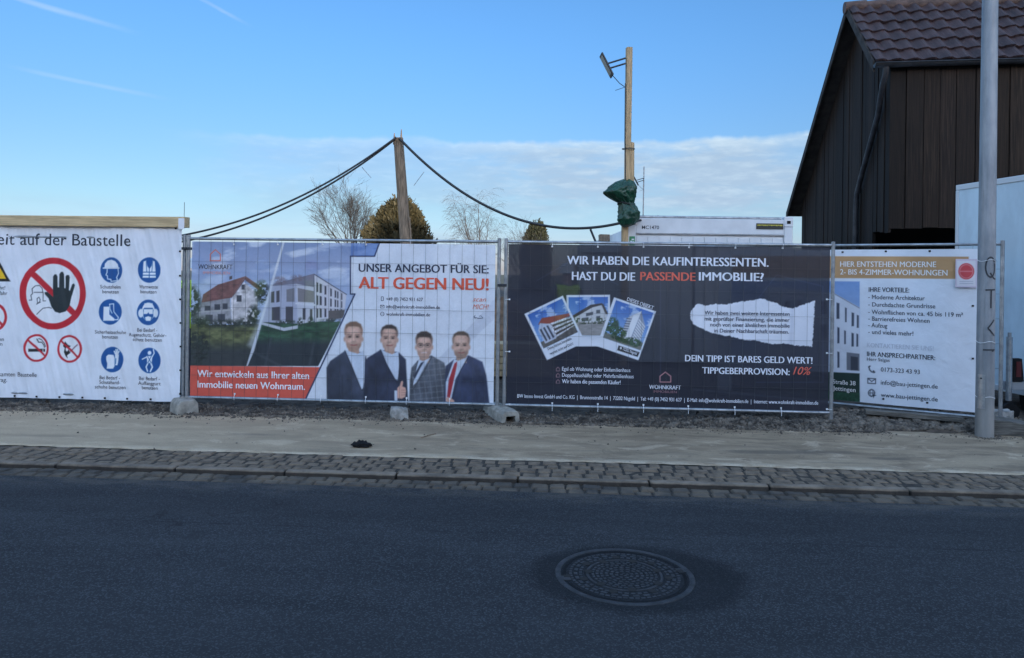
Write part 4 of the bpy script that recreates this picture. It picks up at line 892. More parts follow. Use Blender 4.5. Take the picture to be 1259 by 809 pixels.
# ------------------------------------------------------------------ fence panels
def mobile_fence(label, p0, p1, zt=2.04, zb=.145, wire_y=-.026):
    d = (Vector((*p1, 0)) - Vector((*p0, 0))); ln_ = d.length; rz = math.atan2(d.y, d.x)
    r = empty('mobile_fence', (*p0, 0), rz, label, 'fence panel', 'mobile site fence panels')
    for x in (0, ln_):
        b = MB(); b.tube([(x, 0, .02), (x, 0, zt + .02)], .021, 12); b.lathe([(0, .004), (.019, 0)], 12, (x, 0, zt + .02)); b.build('post', M['galv'], r)
    b = MB(); b.tube([(.02, 0, zt - .02), (ln_ - .02, 0, zt - .02)], .017, 10); b.build('top_rail', M['galv'], r)
    b = MB(); b.tube([(.02, 0, zb), (ln_ - .02, 0, zb)], .017, 10); b.build('bottom_rail', M['galv'], r)
    b = MB(); y = wire_y; s = .0011
    n = int(ln_ / .14)
    for k in range(1, n):
        x = ln_ * k / n; b.box((x - s, y - s, zb), (x + s, y + s, zt - .02))
    for k in range(1, 7):
        z = zb + (zt - zb - .02) * k / 7; b.box((.02, y - 3 * s, z - s), (ln_ - .02, y - s, z + s))
    b.build('wire_mesh', M['wire'], r)
    return r
mobile_fence('mobile fence panel carrying the white safety banner', (-8.0, 8.41), (-4.40, 8.41), wire_y=.012)
mobile_fence('mobile fence panel carrying the banner with four printed men', (P2a, 8.40), (P2b, 8.40))
mobile_fence('mobile fence panel carrying the navy banner', (P3a, 8.40), (P3b, 8.40))
mobile_fence('mobile fence panel set at an angle beside the lamp post', (Q0[0] + .01, Q0[1] + .02), (Q1[0] + .01, Q1[1] + .02), 2.08, .10, .03)

# ------------------------------------------------------------------ timber beam over the safety banner
bm_ = empty('timber_beam', (-4.36, 8.36, 2.145), 0, 'long pale timber beam laid along the top of the safety banner', 'beam')
b = MB(); b.box((-4.2, -.03, .004), (0, .09, .125), jit=.003); b.build('beam', M['beam'], bm_, bevel=.004)
b = MB(); b.box((-.075, -.036, -.02), (-.005, -.031, .108)); b.build('corner_flap', M['whitepaper'], bm_)
b = MB(); b.tube([(-.035, .02, .12), (-.033, .02, .30)], .003, 5); b.build('nail_rod', M['darkmetal'], bm_)

# ------------------------------------------------------------------ concrete feet, clamps
def foot(loc, rz, label, sx=.235, sy=.62, h=.135, slot=True):
    r = empty('concrete_weight', loc, rz, label, 'fence weight', 'concrete weights holding the fence')
    bm2 = bmesh.new()
    prof = [(-sx / 2, 0), (-sx / 2 + .012, h * .72), (-sx / 2 + .045, h), (sx / 2 - .045, h), (sx / 2 - .012, h * .72), (sx / 2, 0), (.062, 0), (.05, .072), (-.05, .072), (-.062, 0)]
    if not slot: prof = prof[:6]
    n = 7; rings = []
    for i in range(n):
        y = -sy / 2 + sy * i / (n - 1); sc = 1 - .05 * (i in (0, n - 1))
        rings.append([bm2.verts.new((x * sc + random.uniform(-.003, .003), y, z * (1 - .05 * (i in (0, n - 1))) + random.uniform(-.002, .002))) for x, z in prof])
    m_ = len(prof)
    for i in range(n - 1):
        for k in range(m_): bm2.faces.new((rings[i][k], rings[i][(k + 1) % m_], rings[i + 1][(k + 1) % m_], rings[i + 1][k]))
    bm2.faces.new(rings[0]); bm2.faces.new(list(reversed(rings[-1])))
    bmesh.ops.recalc_face_normals(bm2, faces=bm2.faces)
    me = bpy.data.meshes.new('block'); bm2.to_mesh(me); bm2.free()
    o = link('block', me, M['concrete'], r); q = o.modifiers.new('b', 'BEVEL'); q.width = .01; q.segments = 2; q.angle_limit = R(40)
    for y in ((-.16, -.05, .06, .17) if slot else (-.05, .06)): b = MB(); b.lathe([(.026, 0), (.026, .004), (.019, .004), (.019, -.002), (0, -.002)], 12, (0, y, h + .001)); b.build('socket', M['concrete'], r)
    return r
foot((-.62, 8.36, .005), R(26), 'weathered slotted concrete weight under the posts between the men banner and navy banner')
foot((-4.28, 8.22, .0), R(44), 'chipped concrete weight under the posts beside the safety banner', .25, .31, .165, False)
def clamp(x, z, label):
    r = empty('pipe_clamp', (x, 8.40, z), 0, label, 'clamp')
    b = MB(); b.box((-.055, -.028, -.016), (.055, -.022, .016)); b.box((-.055, .022, -.016), (.055, .028, .016)); b.build('plate', M['darkmetal'], r, bevel=.003)
    b = MB(); b.tube([(0, -.045, 0), (0, .045, 0)], .006, 8); b.tube([(0, -.05, 0), (0, -.036, 0)], .012, 6); b.build('bolt', M['darkmetal'], r)
clamp(-.625, 1.52, 'black clamp joining the two posts between the men and navy banners')
clamp(-4.372, 1.90, 'dark clamp joining the posts beside the safety banner')

# ------------------------------------------------------------------ lamp post
def lamp():
    r = empty('lamp_post', (4.545, 8.05, 0), 0, 'grey galvanised lamp post with black graffiti beside the angled banner', 'lamp post')
    R0 = lambda z: .088 - .0030 * z
    b = MB(); H_ = 7.2; b.tube([(0, 0, -.05), (0, 0, 1.0), (0, 0, 3), (0, 0, 5), (0, 0, H_)], [R0(0), R0(1), R0(3), R0(5), R0(H_)], 40, caps=False); b.build('shaft', mat_pole(), r)
    b = MB(); b.tube([(0, 0, H_ - .1), (0, 0, H_ + .1), (0, -.25, H_ + .32), (0, -1.0, H_ + .42)], .045, 12); b.build('arm', M['galv'], r)
    b = MB(); b.tube([(0, -.9, H_ + .40), (0, -1.1, H_ + .44), (0, -1.55, H_ + .46), (0, -1.68, H_ + .45)], [.06, .13, .12, .05], 12); h = b.build('lamp_head', M['darkmetal'], r)
    b = MB(); b.box((-.07, -1.5, H_ + .31), (.07, -1.12, H_ + .345)); b.build('lamp_glass', M['whitepaper'], h)
    # service door, curved to the shaft
    def wrap(V, Fs, zc, k, ang0, m, name, off=.003, par=r):
        me_v = []
        for x, z in V:
            an = ang0 + x * k / .085; rr = R0(zc + z * k) + off
            me_v.append((rr * math.sin(an), -rr * math.cos(an), zc + z * k))
        b = MB(); b.add(me_v, Fs); return b.build(name, m, par)
    n = 8; V = [(-.036 + .072 * i / n, z) for z in (0, .36) for i in range(n + 1)]; Fs = [(i, i + 1, n + 2 + i, n + 1 + i) for i in range(n)]
    d = wrap(V, Fs, .30, 1, R(-52), M['galv'], 'service_door', .006)
    b = MB(); b.lathe([(.010, 0), (.010, .004), (0, .004)], 8); k = b.build('lock', M['darkmetal'], d); k.matrix_world = Matrix.Translation((math.sin(R(-52)) * (R0(.6) + .006), -math.cos(R(-52)) * (R0(.6) + .006), .62)) @ Matrix.Rotation(R(-52), 4, 'Z') @ Matrix.Rotation(PI / 2, 4, 'X'); k.parent = d
    ctr = R(28)                                             # towards the road, a little to the left as seen
    def stroke(pts, wd, zc, ang0=0.0):
        V = []; Fs = []
        for (x0, z0), (x1, z1) in zip(pts[:-1], pts[1:]):
            m_ = 6
            for i in range(m_):
                q0, q1 = i / m_, (i + 1) / m_
                ax, az, bx, bz = x0 + (x1 - x0) * q0, z0 + (z1 - z0) * q0, x0 + (x1 - x0) * q1, z0 + (z1 - z0) * q1
                l_ = math.hypot(bx - ax, bz - az); nx, nz = -(bz - az) / l_ * wd / 2, (bx - ax) / l_ * wd / 2
                j = len(V); V += [(ax + nx, az + nz), (ax - nx, az - nz), (bx - nx, bz - nz), (bx + nx, bz + nz)]; Fs.append((j, j + 1, j + 2, j + 3))
        return V, Fs
    a_ = R(-20); G = ink((44, 47, 54))
    al = [(0.046 * math.cos(t), .105 * math.sin(t)) for t in np.linspace(.5, 2 * PI + .4, 20)]
    V, Fs = stroke(al, .015, 0); V2, F2 = stroke([(-.005, -.06), (.035, -.12), (.06, -.125)], .015, 0)
    j = len(V); allV = [(x, z + 1.79) for x, z in V] + [(x, z + 1.79) for x, z in V2]; allF = Fs + [tuple(i + j for i in f) for f in F2]
    for pts in ([(-.045, 1.55), (.055, 1.555)], [(.008, 1.55), (.006, 1.36)], [(.045, 1.24), (-.02, 1.15), (.05, 1.07)], [(-.06, .92), (.06, .925)], [(.05, .915), (.02, .91)]):
        V, Fs = stroke(pts, .015, 0); j = len(allV); allV += V; allF += [tuple(i + j for i in f) for f in Fs]
    wrap(allV, allF, 0, 1, R(-4), G, 'graffiti', .0035)
    b = MB()
    for z in (1.86, 1.0, .42): b.tube([(R0(z) * 1.03 * math.cos(t), R0(z) * 1.03 * math.sin(t), z + .01 * math.sin(3 * t)) for t in np.linspace(0, 2 * PI, 25)], .003, 5)
    b.build('binding_wire', M['tie'], r)
def mat_pole():
    m = bpy.data.materials.new('galvanised_pole'); m.use_nodes = True; g = NT(m.node_tree); b = g.n['Principled BSDF']
    tc = g.node('ShaderNodeTexCoord').outputs['Object']
    n = g.noise(g.mapping(tc, (1, 1, .25)), 6, 6, .65); sp = g.voro(tc, 55); st = g.noise(g.mapping(tc, (14, 14, .5)), 2, 4, .6)
    c = g.mix(g.ramp(n, .3, .7), (.20, .22, .245), (.34, .36, .385)); c = g.mix(g.math('MULTIPLY', g.ramp(st, .55, .75), .4), c, (.14, .145, .15))
    sep = g.node('ShaderNodeSeparateXYZ'); g.put(sep.inputs[0], tc)
    c = g.mix(g.math('MULTIPLY', g.ramp(sep.outputs[2], .9, .0), .55), c, (.27, .255, .225)); c = g.mix(g.ramp(sp, .12, .0, 0, .35), c, (.42, .44, .46))
    g.put(b.inputs['Base Color'], c); b.inputs['Metallic'].default_value = .45; b.inputs['Roughness'].default_value = .55
    return m
lamp()

# ------------------------------------------------------------------ small things on the pavement
def stone(name, loc, size, seed, m, label, cat, sub=3, rough=.22, rz=0):
    bm2 = bmesh.new(); bmesh.ops.create_cube(bm2, size=1); bmesh.ops.subdivide_edges(bm2, edges=bm2.edges, cuts=5, use_grid_fill=True)
    for v in bm2.verts:
        p = v.co; n = p.normalized() * .56; q = p * .72 + n * .28
        f = 1 + rough * (fbm(np.array(q.x * 3 + seed), np.array(q.y * 3 + q.z * 2.3), seed, 4) - .5) * 2
        v.co = Vector((q.x * size[0], q.y * size[1], (q.z + .46) * size[2])) * float(f)
    me = bpy.data.meshes.new(name); bm2.to_mesh(me); bm2.free(); o = link(name, me, m, None, loc); o.rotation_euler = (0, 0, rz)
    return tag(o, label, cat)
stone('stone_block', (-1.75, 8.17, -.004), (.195, .15, .135), 3, M['rock'], 'pale rough stone lying on the pavement below the printed men', 'stone', rz=.25)
stone('stone_block', (5.06, 8.66, 0), (.22, .20, .19), 9, M['rock'], 'squat grey stone lying behind the wooden ramp near the lamp post', 'stone', rough=.16, rz=-.2)
def debris():
    bm2 = bmesh.new(); bmesh.ops.create_uvsphere(bm2, u_segments=26, v_segments=16, radius=1)
    for v in bm2.verts:
        p = v.co; n = float(fbm(np.array(p.x * 2.4 + 5), np.array(p.y * 2.4 + p.z * 3), 5, 4)); n2 = float(fbm(np.array(p.x * 7), np.array(p.z * 7 + p.y * 5), 15, 3))
        an = math.atan2(p.y, p.x); k = .62 + .75 * n + .18 * math.cos(3 * an + 1)
        v.co = Vector((p.x * .105 * k, p.y * .075 * k, max(0, (p.z * .42 + .34)) * .085 * (.5 + 1.1 * n2)))
    for f in bm2.faces: f.smooth = True
    me = bpy.data.meshes.new('dropped_glove'); bm2.to_mesh(me); bm2.free()
    o = link('dropped_glove', me, M['black'], None, (-1.82, 6.80, .002))
    for k, (a, l_) in enumerate(((.2, .07), (.5, .085), (.85, .08), (2.6, .05))):
        b = MB(); c, s = math.cos(a), math.sin(a); b.tube([(.05 * c, .04 * s, .02), (.05 * c + l_ * .5 * c, .04 * s + l_ * .4 * s, .028), (.05 * c + l_ * c, .04 * s + l_ * s * .7, .012)], [.016, .014, .009], 8)
        b.build('finger', M['black'], o)
    o.scale = (.82, .82, .82); tag(o, 'crumpled black work glove dropped on the dusty pavement', 'glove')
debris()
b = MB(); b.tube([(-.06, -.10, .008), (0, 0, .012), (.055, .10, .007)], [.005, .006, .004], 6)
tag(b.build('stick', M['oldwood'], None, (-1.27, 7.33, 0)), 'short thin stick lying on the pavement in front of the printed men', 'stick')
def ramp_():
    r = empty('wooden_ramp', (4.98, 8.20, 0), R(-14), 'worn grey wooden plank ramp on the ground right of the lamp post', 'ramp')
    for k in range(3):
        b = MB(); y = -.14 + k * .125; pr = [(-.30, 0), (.52, 0), (.52, .045), (.30, .085), (-.12, .155 - k * .004), (-.30, .16)]
        vs = [(x, yy, z) for yy in (y, y + .118) for x, z in pr]; n = len(pr)
        b.add(vs, [tuple(range(n)), tuple(range(2 * n - 1, n - 1, -1))] + [((i + 1) % n, i, n + i, n + (i + 1) % n) for i in range(n)]); b.build('plank', M['oldwood2'], r, bevel=.006)
M['oldwood2'] = mat('grey_wood', (.13, .12, .105), .9, 0, .5, 7, .4, 40, stretch=(.7, 9, 9))
ramp_()
b = MB(); b.box((-.5, -.055, 0), (.5, .055, .05), jit=.006); o = b.build('loose_plank', M['oldwood2'], None, (4.02, 8.50, .095), bevel=.004); o.rotation_euler = (0, R(2), R(-9)); tag(o, 'dark loose plank lying in the gravel under the angled fence panel', 'plank')

# ------------------------------------------------------------------ manhole
def manhole():
    r = empty('manhole_cover', (.40, 4.13, RZ), R(14), 'round cast iron manhole cover with raised pattern in the dark asphalt', 'manhole cover')
    IR = M['iron']; IR2 = M['iron2']; sy = .88
    b = MB(); b.lathe([(.388, -.01), (.388, .003), (.383, .006), (.358, .006), (.355, .003), (.355, -.02)], 72)
    for an in (0, PI):
        b.box((.335 * math.cos(an) - .022, -.03, .0), (.335 * math.cos(an) + .022, .03, .0065))
    fr = b.build('frame', IR, r)
    b = MB(); b.lathe([(.346, -.02), (.346, .001), (.342, .003), (.328, .003), (.325, -.003), (0, -.003)], 72)
    lid = b.build('lid', IR2, r)
    b = MB()
    def block(rad, an, lr, lt, h=.007):
        c, s = math.cos(an), math.sin(an); M_ = Matrix(((c, -s, 0, rad * c), (s, c, 0, rad * s), (0, 0, 1, 0), (0, 0, 0, 1)))
        b.box((-lr, -lt, -.004), (lr, lt, h - .003), M=M_)
    for rad, n, lr, lt in ((.300, 60, .008, .011), (.272, 30, .010, .017), (.244, 44, .008, .011), (.176, 34, .007, .011), (.152, 26, .008, .012), (.128, 24, .007, .010), (.100, 18, .008, .011), (.072, 13, .008, .011), (.044, 8, .008, .010), (.016, 4, .007, .007)):
        for k in range(n): block(rad, 2 * PI * (k + (.5 if int(rad * 1000) % 2 else 0)) / n, lr, lt)
    b.lathe([(.214, -.003), (.214, .004), (.200, .004), (.200, -.003)], 60); b.lathe([(.232, -.003), (.232, .003), (.226, .003), (.226, -.003)], 60)
    b.build('raised_pattern', IR, lid)
    for k in range(14):
        an = 2 * PI * k / 14 + .1; rad = .244 if k % 2 else .200
        b = MB(); b.lathe([(.024, 0), (0, 0)], 12, (rad * math.cos(an), rad * math.sin(an), .0058)); b.build('vent_hole', M['void'], lid)
    for an in (PI * .98, -.02):
        b = MB(); b.box((.325 * math.cos(an) - .020, .325 * math.sin(an) - .015, .0075), (.325 * math.cos(an) + .020, .325 * math.sin(an) + .015, .0082)); b.build('lifting_slot', M['void'], lid)
    p = MB(); n = 64
    p.add([(.74 * math.cos(2 * PI * k / n), .56 * math.sin(2 * PI * k / n), 0) for k in range(n)], [tuple(range(n))]); tag(p.build('asphalt_patch', M['patch'], None, (.47, 4.12, RZ + .0035)), kind='structure')
M['iron'] = mat('cast_iron', (.030, .031, .034), .5, .2, .4, 14, .3, 120)
M['iron2'] = mat('cast_iron_dark', (.004, .004, .0045), .95, 0, .4, 12, .4, 120, spec=.08)  # lid base, darker than the raised pattern on it
manhole()

# ------------------------------------------------------------------ posts, cables, lamps behind the fence
def wooden_post(name, label, pts, rad, m, n=12, seed=1, par=None):
    b = MB(); b.tube(pts, rad, n); o = b.build(name, m, par); return tag(o, label, 'wooden post') if par is None else o
TP = Vector((-3.06, 13.84, 4.22)); TB = Vector((-2.70, 13.86, 0))
r = empty('wooden_post', TB, 0, 'weathered leaning wooden post carrying the two sagging black cables', 'wooden post')
d = TP - TB
b = MB(); b.tube([d * 0, d * .3, d * .6, d * .85, d], [.125, .118, .105, .098, .092], 14); b.build('shaft', M['oldwood'], r)
b = MB()
for x in (-.075, .055): b.tube([d + Vector((x, 0, -.12)), d + Vector((x * 1.05, 0, .17 if x > 0 else .10))], [.03, .008], 6)
b.build('splintered_tip', M['oldwood'], r)
b = MB(); b.tube([d * .45 + Vector((.12, -.06, 0)), d * .64 + Vector((.115, -.06, 0))], .018, 8); b.build('batten', M['oldwood'], r)
def cable(name, label, a, c, sag, rad, n=40, wob=0.):
    a, c = Vector(a), Vector(c); pts = []
    for i in range(n + 1):
        t = i / n; p = a.lerp(c, t); p.z -= sag * 4 * t * (1 - t) ; p.x += wob * math.sin(t * 9); p.y += wob * .6 * math.sin(t * 13 + 1); pts.append(p)
    b = MB(); b.tube(pts, rad, 8); return tag(b.build(name, M['cable']), label, 'cable', 'black power cables')
top = TP + Vector((-.02, -.10, .0))
SAG_A = .36
cable('power_cable', 'upper of two black cables sagging from the leaning post down to the safety banner', top, (-6.8, 11.8, 2.13), SAG_A, .017)
cable('power_cable', 'lower of two black cables sagging from the leaning post down to the safety banner', top + Vector((0, .03, -.012)), (-6.8, 11.8, 2.02), SAG_A + .02, .017)
tar = Vector((1.25, 13.0, 2.52))
cable('power_cable', 'thick black cable pair sagging from the leaning post to the green tarp bundle', TP + Vector((.04, -.10, -.02)), tar + Vector((-.05, 0, .08)), .68, .024)
def tie_tail(a, c, label):
    b = MB(); b.tube([a, c], .006, 5); tag(b.build('cable_tie', M['galv']), label, 'cable tie', 'ties on the cables')
tie_tail((-3.68, 13.55, 3.62), (-3.50, 13.55, 3.42), 'loose tie tail on the cables left of the leaning post')
tie_tail((-2.53, 13.7, 3.56), (-2.72, 13.7, 3.30), 'loose tie tail on the cable right of the leaning post')
# tall site lighting post: two timbers lashed together
r = empty('timber_post', (1.22, 13.10, 0), 0, 'tall new square timber post holding a floodlight above the green tarp', 'timber post')
M_ = Matrix.Rotation(R(12), 4, 'Z')
b = MB(); b.box((-.04, -.05, 2.6), (.055, .04, 5.70), jit=.006, M=M_); b.build('upper_timber', M['timber'], r, bevel=.004)
b = MB(); b.box((-.05, .045, 0), (.055, .13, 3.2), jit=.004, M=M_); b.box((.058, -.03, 2.72), (.125, .05, 4.02), jit=.008, M=M_); b.build('lower_timber', M['timber'], r, bevel=.004)
b = MB(); b.tube([(-.055, -.06, 5.05), (-.05, -.06, 4.0), (-.03, -.06, 3.4), (.02, -.07, 2.9), (.03, -.07, 2.55)], .010, 6)
for z in (3.9, 3.3, 3.05): b.tube([(.085 * math.cos(t) * 1.3 + .02, .085 * math.sin(t), z) for t in np.linspace(0, 2 * PI, 15)], .008, 5)
b.build('lead_and_lashing', M['cable'], r)
def floodlight(loc, rz, sc, label):
    r = empty('floodlight', loc, rz, label, 'floodlight', 'site floodlights'); r.scale = (sc,) * 3
    b = MB(); c = Vector((-.34, 0, .02)); M_ = Matrix.Translation(c) @ Matrix.Rotation(R(-28), 4, 'Y')
    b.box((-.012, -.13, -.23), (.014, .13, .21), M=M_); b.build('housing', M['darkmetal'], r, bevel=.006)
    b = MB(); b.box((-.017, -.11, -.19), (-.0125, .11, .17), M=M_); b.build('lamp_glass', mat('floodlight_glass', (.03, .033, .04), .2), r)
    b = MB()
    for dz in (-.05, .045): b.tube([(0, -.01, .10 + dz), (-.31, -.01, .0 + dz)], .016, 8)
    b.build('bracket', M['darkmetal'], r)
    b = MB(); b.tube([(-.22, 0, -.17), (-.10, 0, -.30), (-.01, 0, -.36)], .007, 6); b.tube([(-.01, .0, -.37), (-.18, -.05, -.44)], .005, 5); b.build('lead', M['cable'], r)
floodlight((1.165, 13.08, 5.36), R(5), 1.0, 'dark floodlight on a double bracket at the top of the tall timber post')
r = empty('mast', (1.60, 13.85, 2.62), 0, 'thin grey steel mast standing on the white container', 'mast')
b = MB(); b.tube([(0, 0, -.02), (0, 0, .02)], .07, 12); b.build('base_plate', M['galv'], r)
b = MB(); b.tube([(0, 0, 0), (.005, 0, 1.08)], .011, 8); b.build('tube', M['galv'], r)
floodlight((1.60, 13.83, 3.42), 0, .42, 'small floodlight on the thin mast above the white container')
# tarpaulin bundle tied round the post
def tarp():
    bm2 = bmesh.new(); nu, nv = 72, 72; vs = []
    tt = [-.44, -.40, -.30, -.18, -.08, -.02, .06, .16, .27, .36, .40]; rr_ = [.02, .12, .175, .17, .14, .12, .18, .235, .22, .14, .05]
    xs_ = [.0, .02, .03, .05, .03, .0, -.05, -.09, -.06, -.02, .0]
    for j in range(nv):
        z = -.44 + .84 * j / (nv - 1); rad = float(np.interp(z, tt, rr_)); xo = float(np.interp(z, tt, xs_)); row = []
        for i in range(nu):
            an = 2 * PI * i / nu; c, s = math.cos(an), math.sin(an)
            q = np.array([3 + 2.0 * c + z * 2.2, 5 + 2.0 * s + z * 4.5]); f1 = float(fbm(q[0], q[1], 5, 3))
            r1 = 1 - abs(2 * float(vnoise(np.array(4 + 3.2 * c + z * 5 + s), np.array(4 + 3.2 * s + z * 7), 31)) - 1)     # sharp creases
            r2 = 1 - abs(2 * float(vnoise(np.array(4 + 6.5 * c - z * 9), np.array(4 + 6.5 * s + z * 13), 37)) - 1)
            corner = .07 * max(0, math.cos(an - PI)) ** 3 * math.exp(-((z - .14) / .11) ** 2)
            k = rad * (.80 + .45 * (f1 - .5) + .26 * r1 + .13 * r2) + corner
            row.append(bm2.verts.new((k * c + xo, k * s * .85, z + .04 * (f1 - .5))))
        vs.append(row)
    for j in range(nv - 1):
        for i in range(nu): f = bm2.faces.new((vs[j][i], vs[j][(i + 1) % nu], vs[j + 1][(i + 1) % nu], vs[j + 1][i])); f.smooth = True
    bm2.faces.new(vs[0][::-1]); bm2.faces.new(vs[-1])
    me = bpy.data.meshes.new('tarpaulin'); bm2.to_mesh(me); bm2.free(); o = link('tarpaulin', me, M['tarp'], None, (1.21, 13.05, 2.95))
    b = MB(); b.tube([(.15 * math.cos(t), .13 * math.sin(t), -.03 + .02 * math.sin(2 * t)) for t in np.linspace(0, 2 * PI, 20)], .012, 6); b.build('rope', M['cable'], o)
    tag(o, 'dark green tarpaulin bundle tied round the tall timber post', 'tarpaulin')
tarp()
cable('power_cable', 'short black cable from the green tarp bundle onto the container roof', (1.30, 13.10, 2.62), (1.85, 13.7, 2.76), .02, .018, 12, .02)

# ------------------------------------------------------------------ site container
def container():
    rz = R(3.5); r = empty('site_container', (1.26, 13.30, .10), rz, 'white site container with a dark inscription plate and a green sign', 'container')
    Wd, Hh, Dp = 2.98, 2.62, 6.0
    b = MB()
    b.box((.14, .03, .16), (Wd - .14, Dp, Hh - .16)); n = 13
    for k in range(n): x0 = .16 + (Wd - .32) * k / n; b.box((x0 + .010, .015, .18), (x0 + (Wd - .32) / n - .010, .035, Hh - .36))
    b.build('wall_panel', M['white'], r, bevel=.004)
    b = MB(); b.box((.155, .0, Hh - .30), (Wd - .155, .10, Hh - .025)); b.build('header', M['white'], r, bevel=.01)
    b = MB(); b.box((.155, -.012, Hh - .315), (Wd - .155, .02, Hh - .302)); b.build('drip_rail', M['galv'], r)
    b = MB(); b.tube([(.2, .04, Hh - .005), (Wd - .2, .04, Hh - .005)], .028, 10); b.build('roof_rail', M['galv'], r)
    for x in (0, Wd - .155):
        b = MB(); b.box((x, -.012, 0), (x + .155, .16, Hh - .16)); b.build('corner_post', M['white'], r, bevel=.012)
        b = MB(); b.box((x - .005, -.017, Hh - .158), (x + .16, .17, Hh + .03)); c = b.build('corner_casting', M['white'], r, bevel=.012)
        b = MB(); b.box((x + .045, -.021, Hh - .10), (x + .11, -.018, Hh - .045)); b.build('casting_hole', M['void'], c)
    b = MB(); b.box((0, 0, 0), (Wd, Dp, .16)); b.build('floor_frame', M['white'], r)
    b = MB(); b.box((Wd - .66, -.012, Hh - .20), (Wd - .175, -.006, Hh - .095)); p = b.build('inscription_plate', mat('plate_black', (.02, .022, .02), .5), r)
    b = MB(); random.seed(4); x = Wd - .64
    while x < Wd - .2:
        w_ = random.uniform(.012, .03); b.box((x, -.0145, Hh - .142 + random.uniform(0, .01)), (x + w_, -.0125, Hh - .118)); x += w_ + .007
    b.build('plate_marks', mat('plate_yellow', (.55, .48, .05), .5), p)
    b = MB(); b.box((.035, -.02, Hh - .52), (.135, -.0145, Hh - .36)); s = b.build('green_sign', mat('sign_green', (.02, .22, .09), .5), r)
    b = MB(); b.box((.05, -.024, Hh - .50), (.085, -.0205, Hh - .44)); b.box((.075, -.024, Hh - .43), (.12, -.0205, Hh - .405)); b.box((.09, -.024, Hh - .50), (.12, -.0205, Hh - .45)); b.build('sign_symbol', M['whitepaper'], s)
    V, Fs = glyphs('MC1470', .012); k = .31 / np.ptp(V[:, 0]); b = MB(); b.add([(.26 + (x - V[:, 0].min()) * k, -.003, Hh - .225 + z * .062 / CAP) for x, z in V], Fs); b.build('lettering', ink((40, 46, 56)), r)
container()

# ------------------------------------------------------------------ low trailer with boards beside the container
r = empty('flat_trailer', (.55, 14.6, 0), R(3), 'low white flatbed trailer with dark crate left of the container', 'trailer')
b = MB(); b.box((-.02, -.1, 2.10), (.9, 1.6, 2.30)); b.box((.0, 0, .5), (.85, 1.5, 2.10)); b.build('box_body', M['white'], r, bevel=.01)
b = MB(); b.box((.30, 0, 2.325), (.50, .3, 2.46), jit=.01); b.build('crate', M['oldwood'], r)
b = MB(); b.tube([(.22, -.05, 2.28), (.10, -.05, 2.56)], .022, 8); b.build('stanchion', M['darkmetal'], r)
b = MB()
for y in (.3, 1.2):
    for x in (-.02, .82): b.tube([(x - .08, y, .34), (x + .08, y, .34)], .34, 20)
b.build('wheel', M['black'], r)

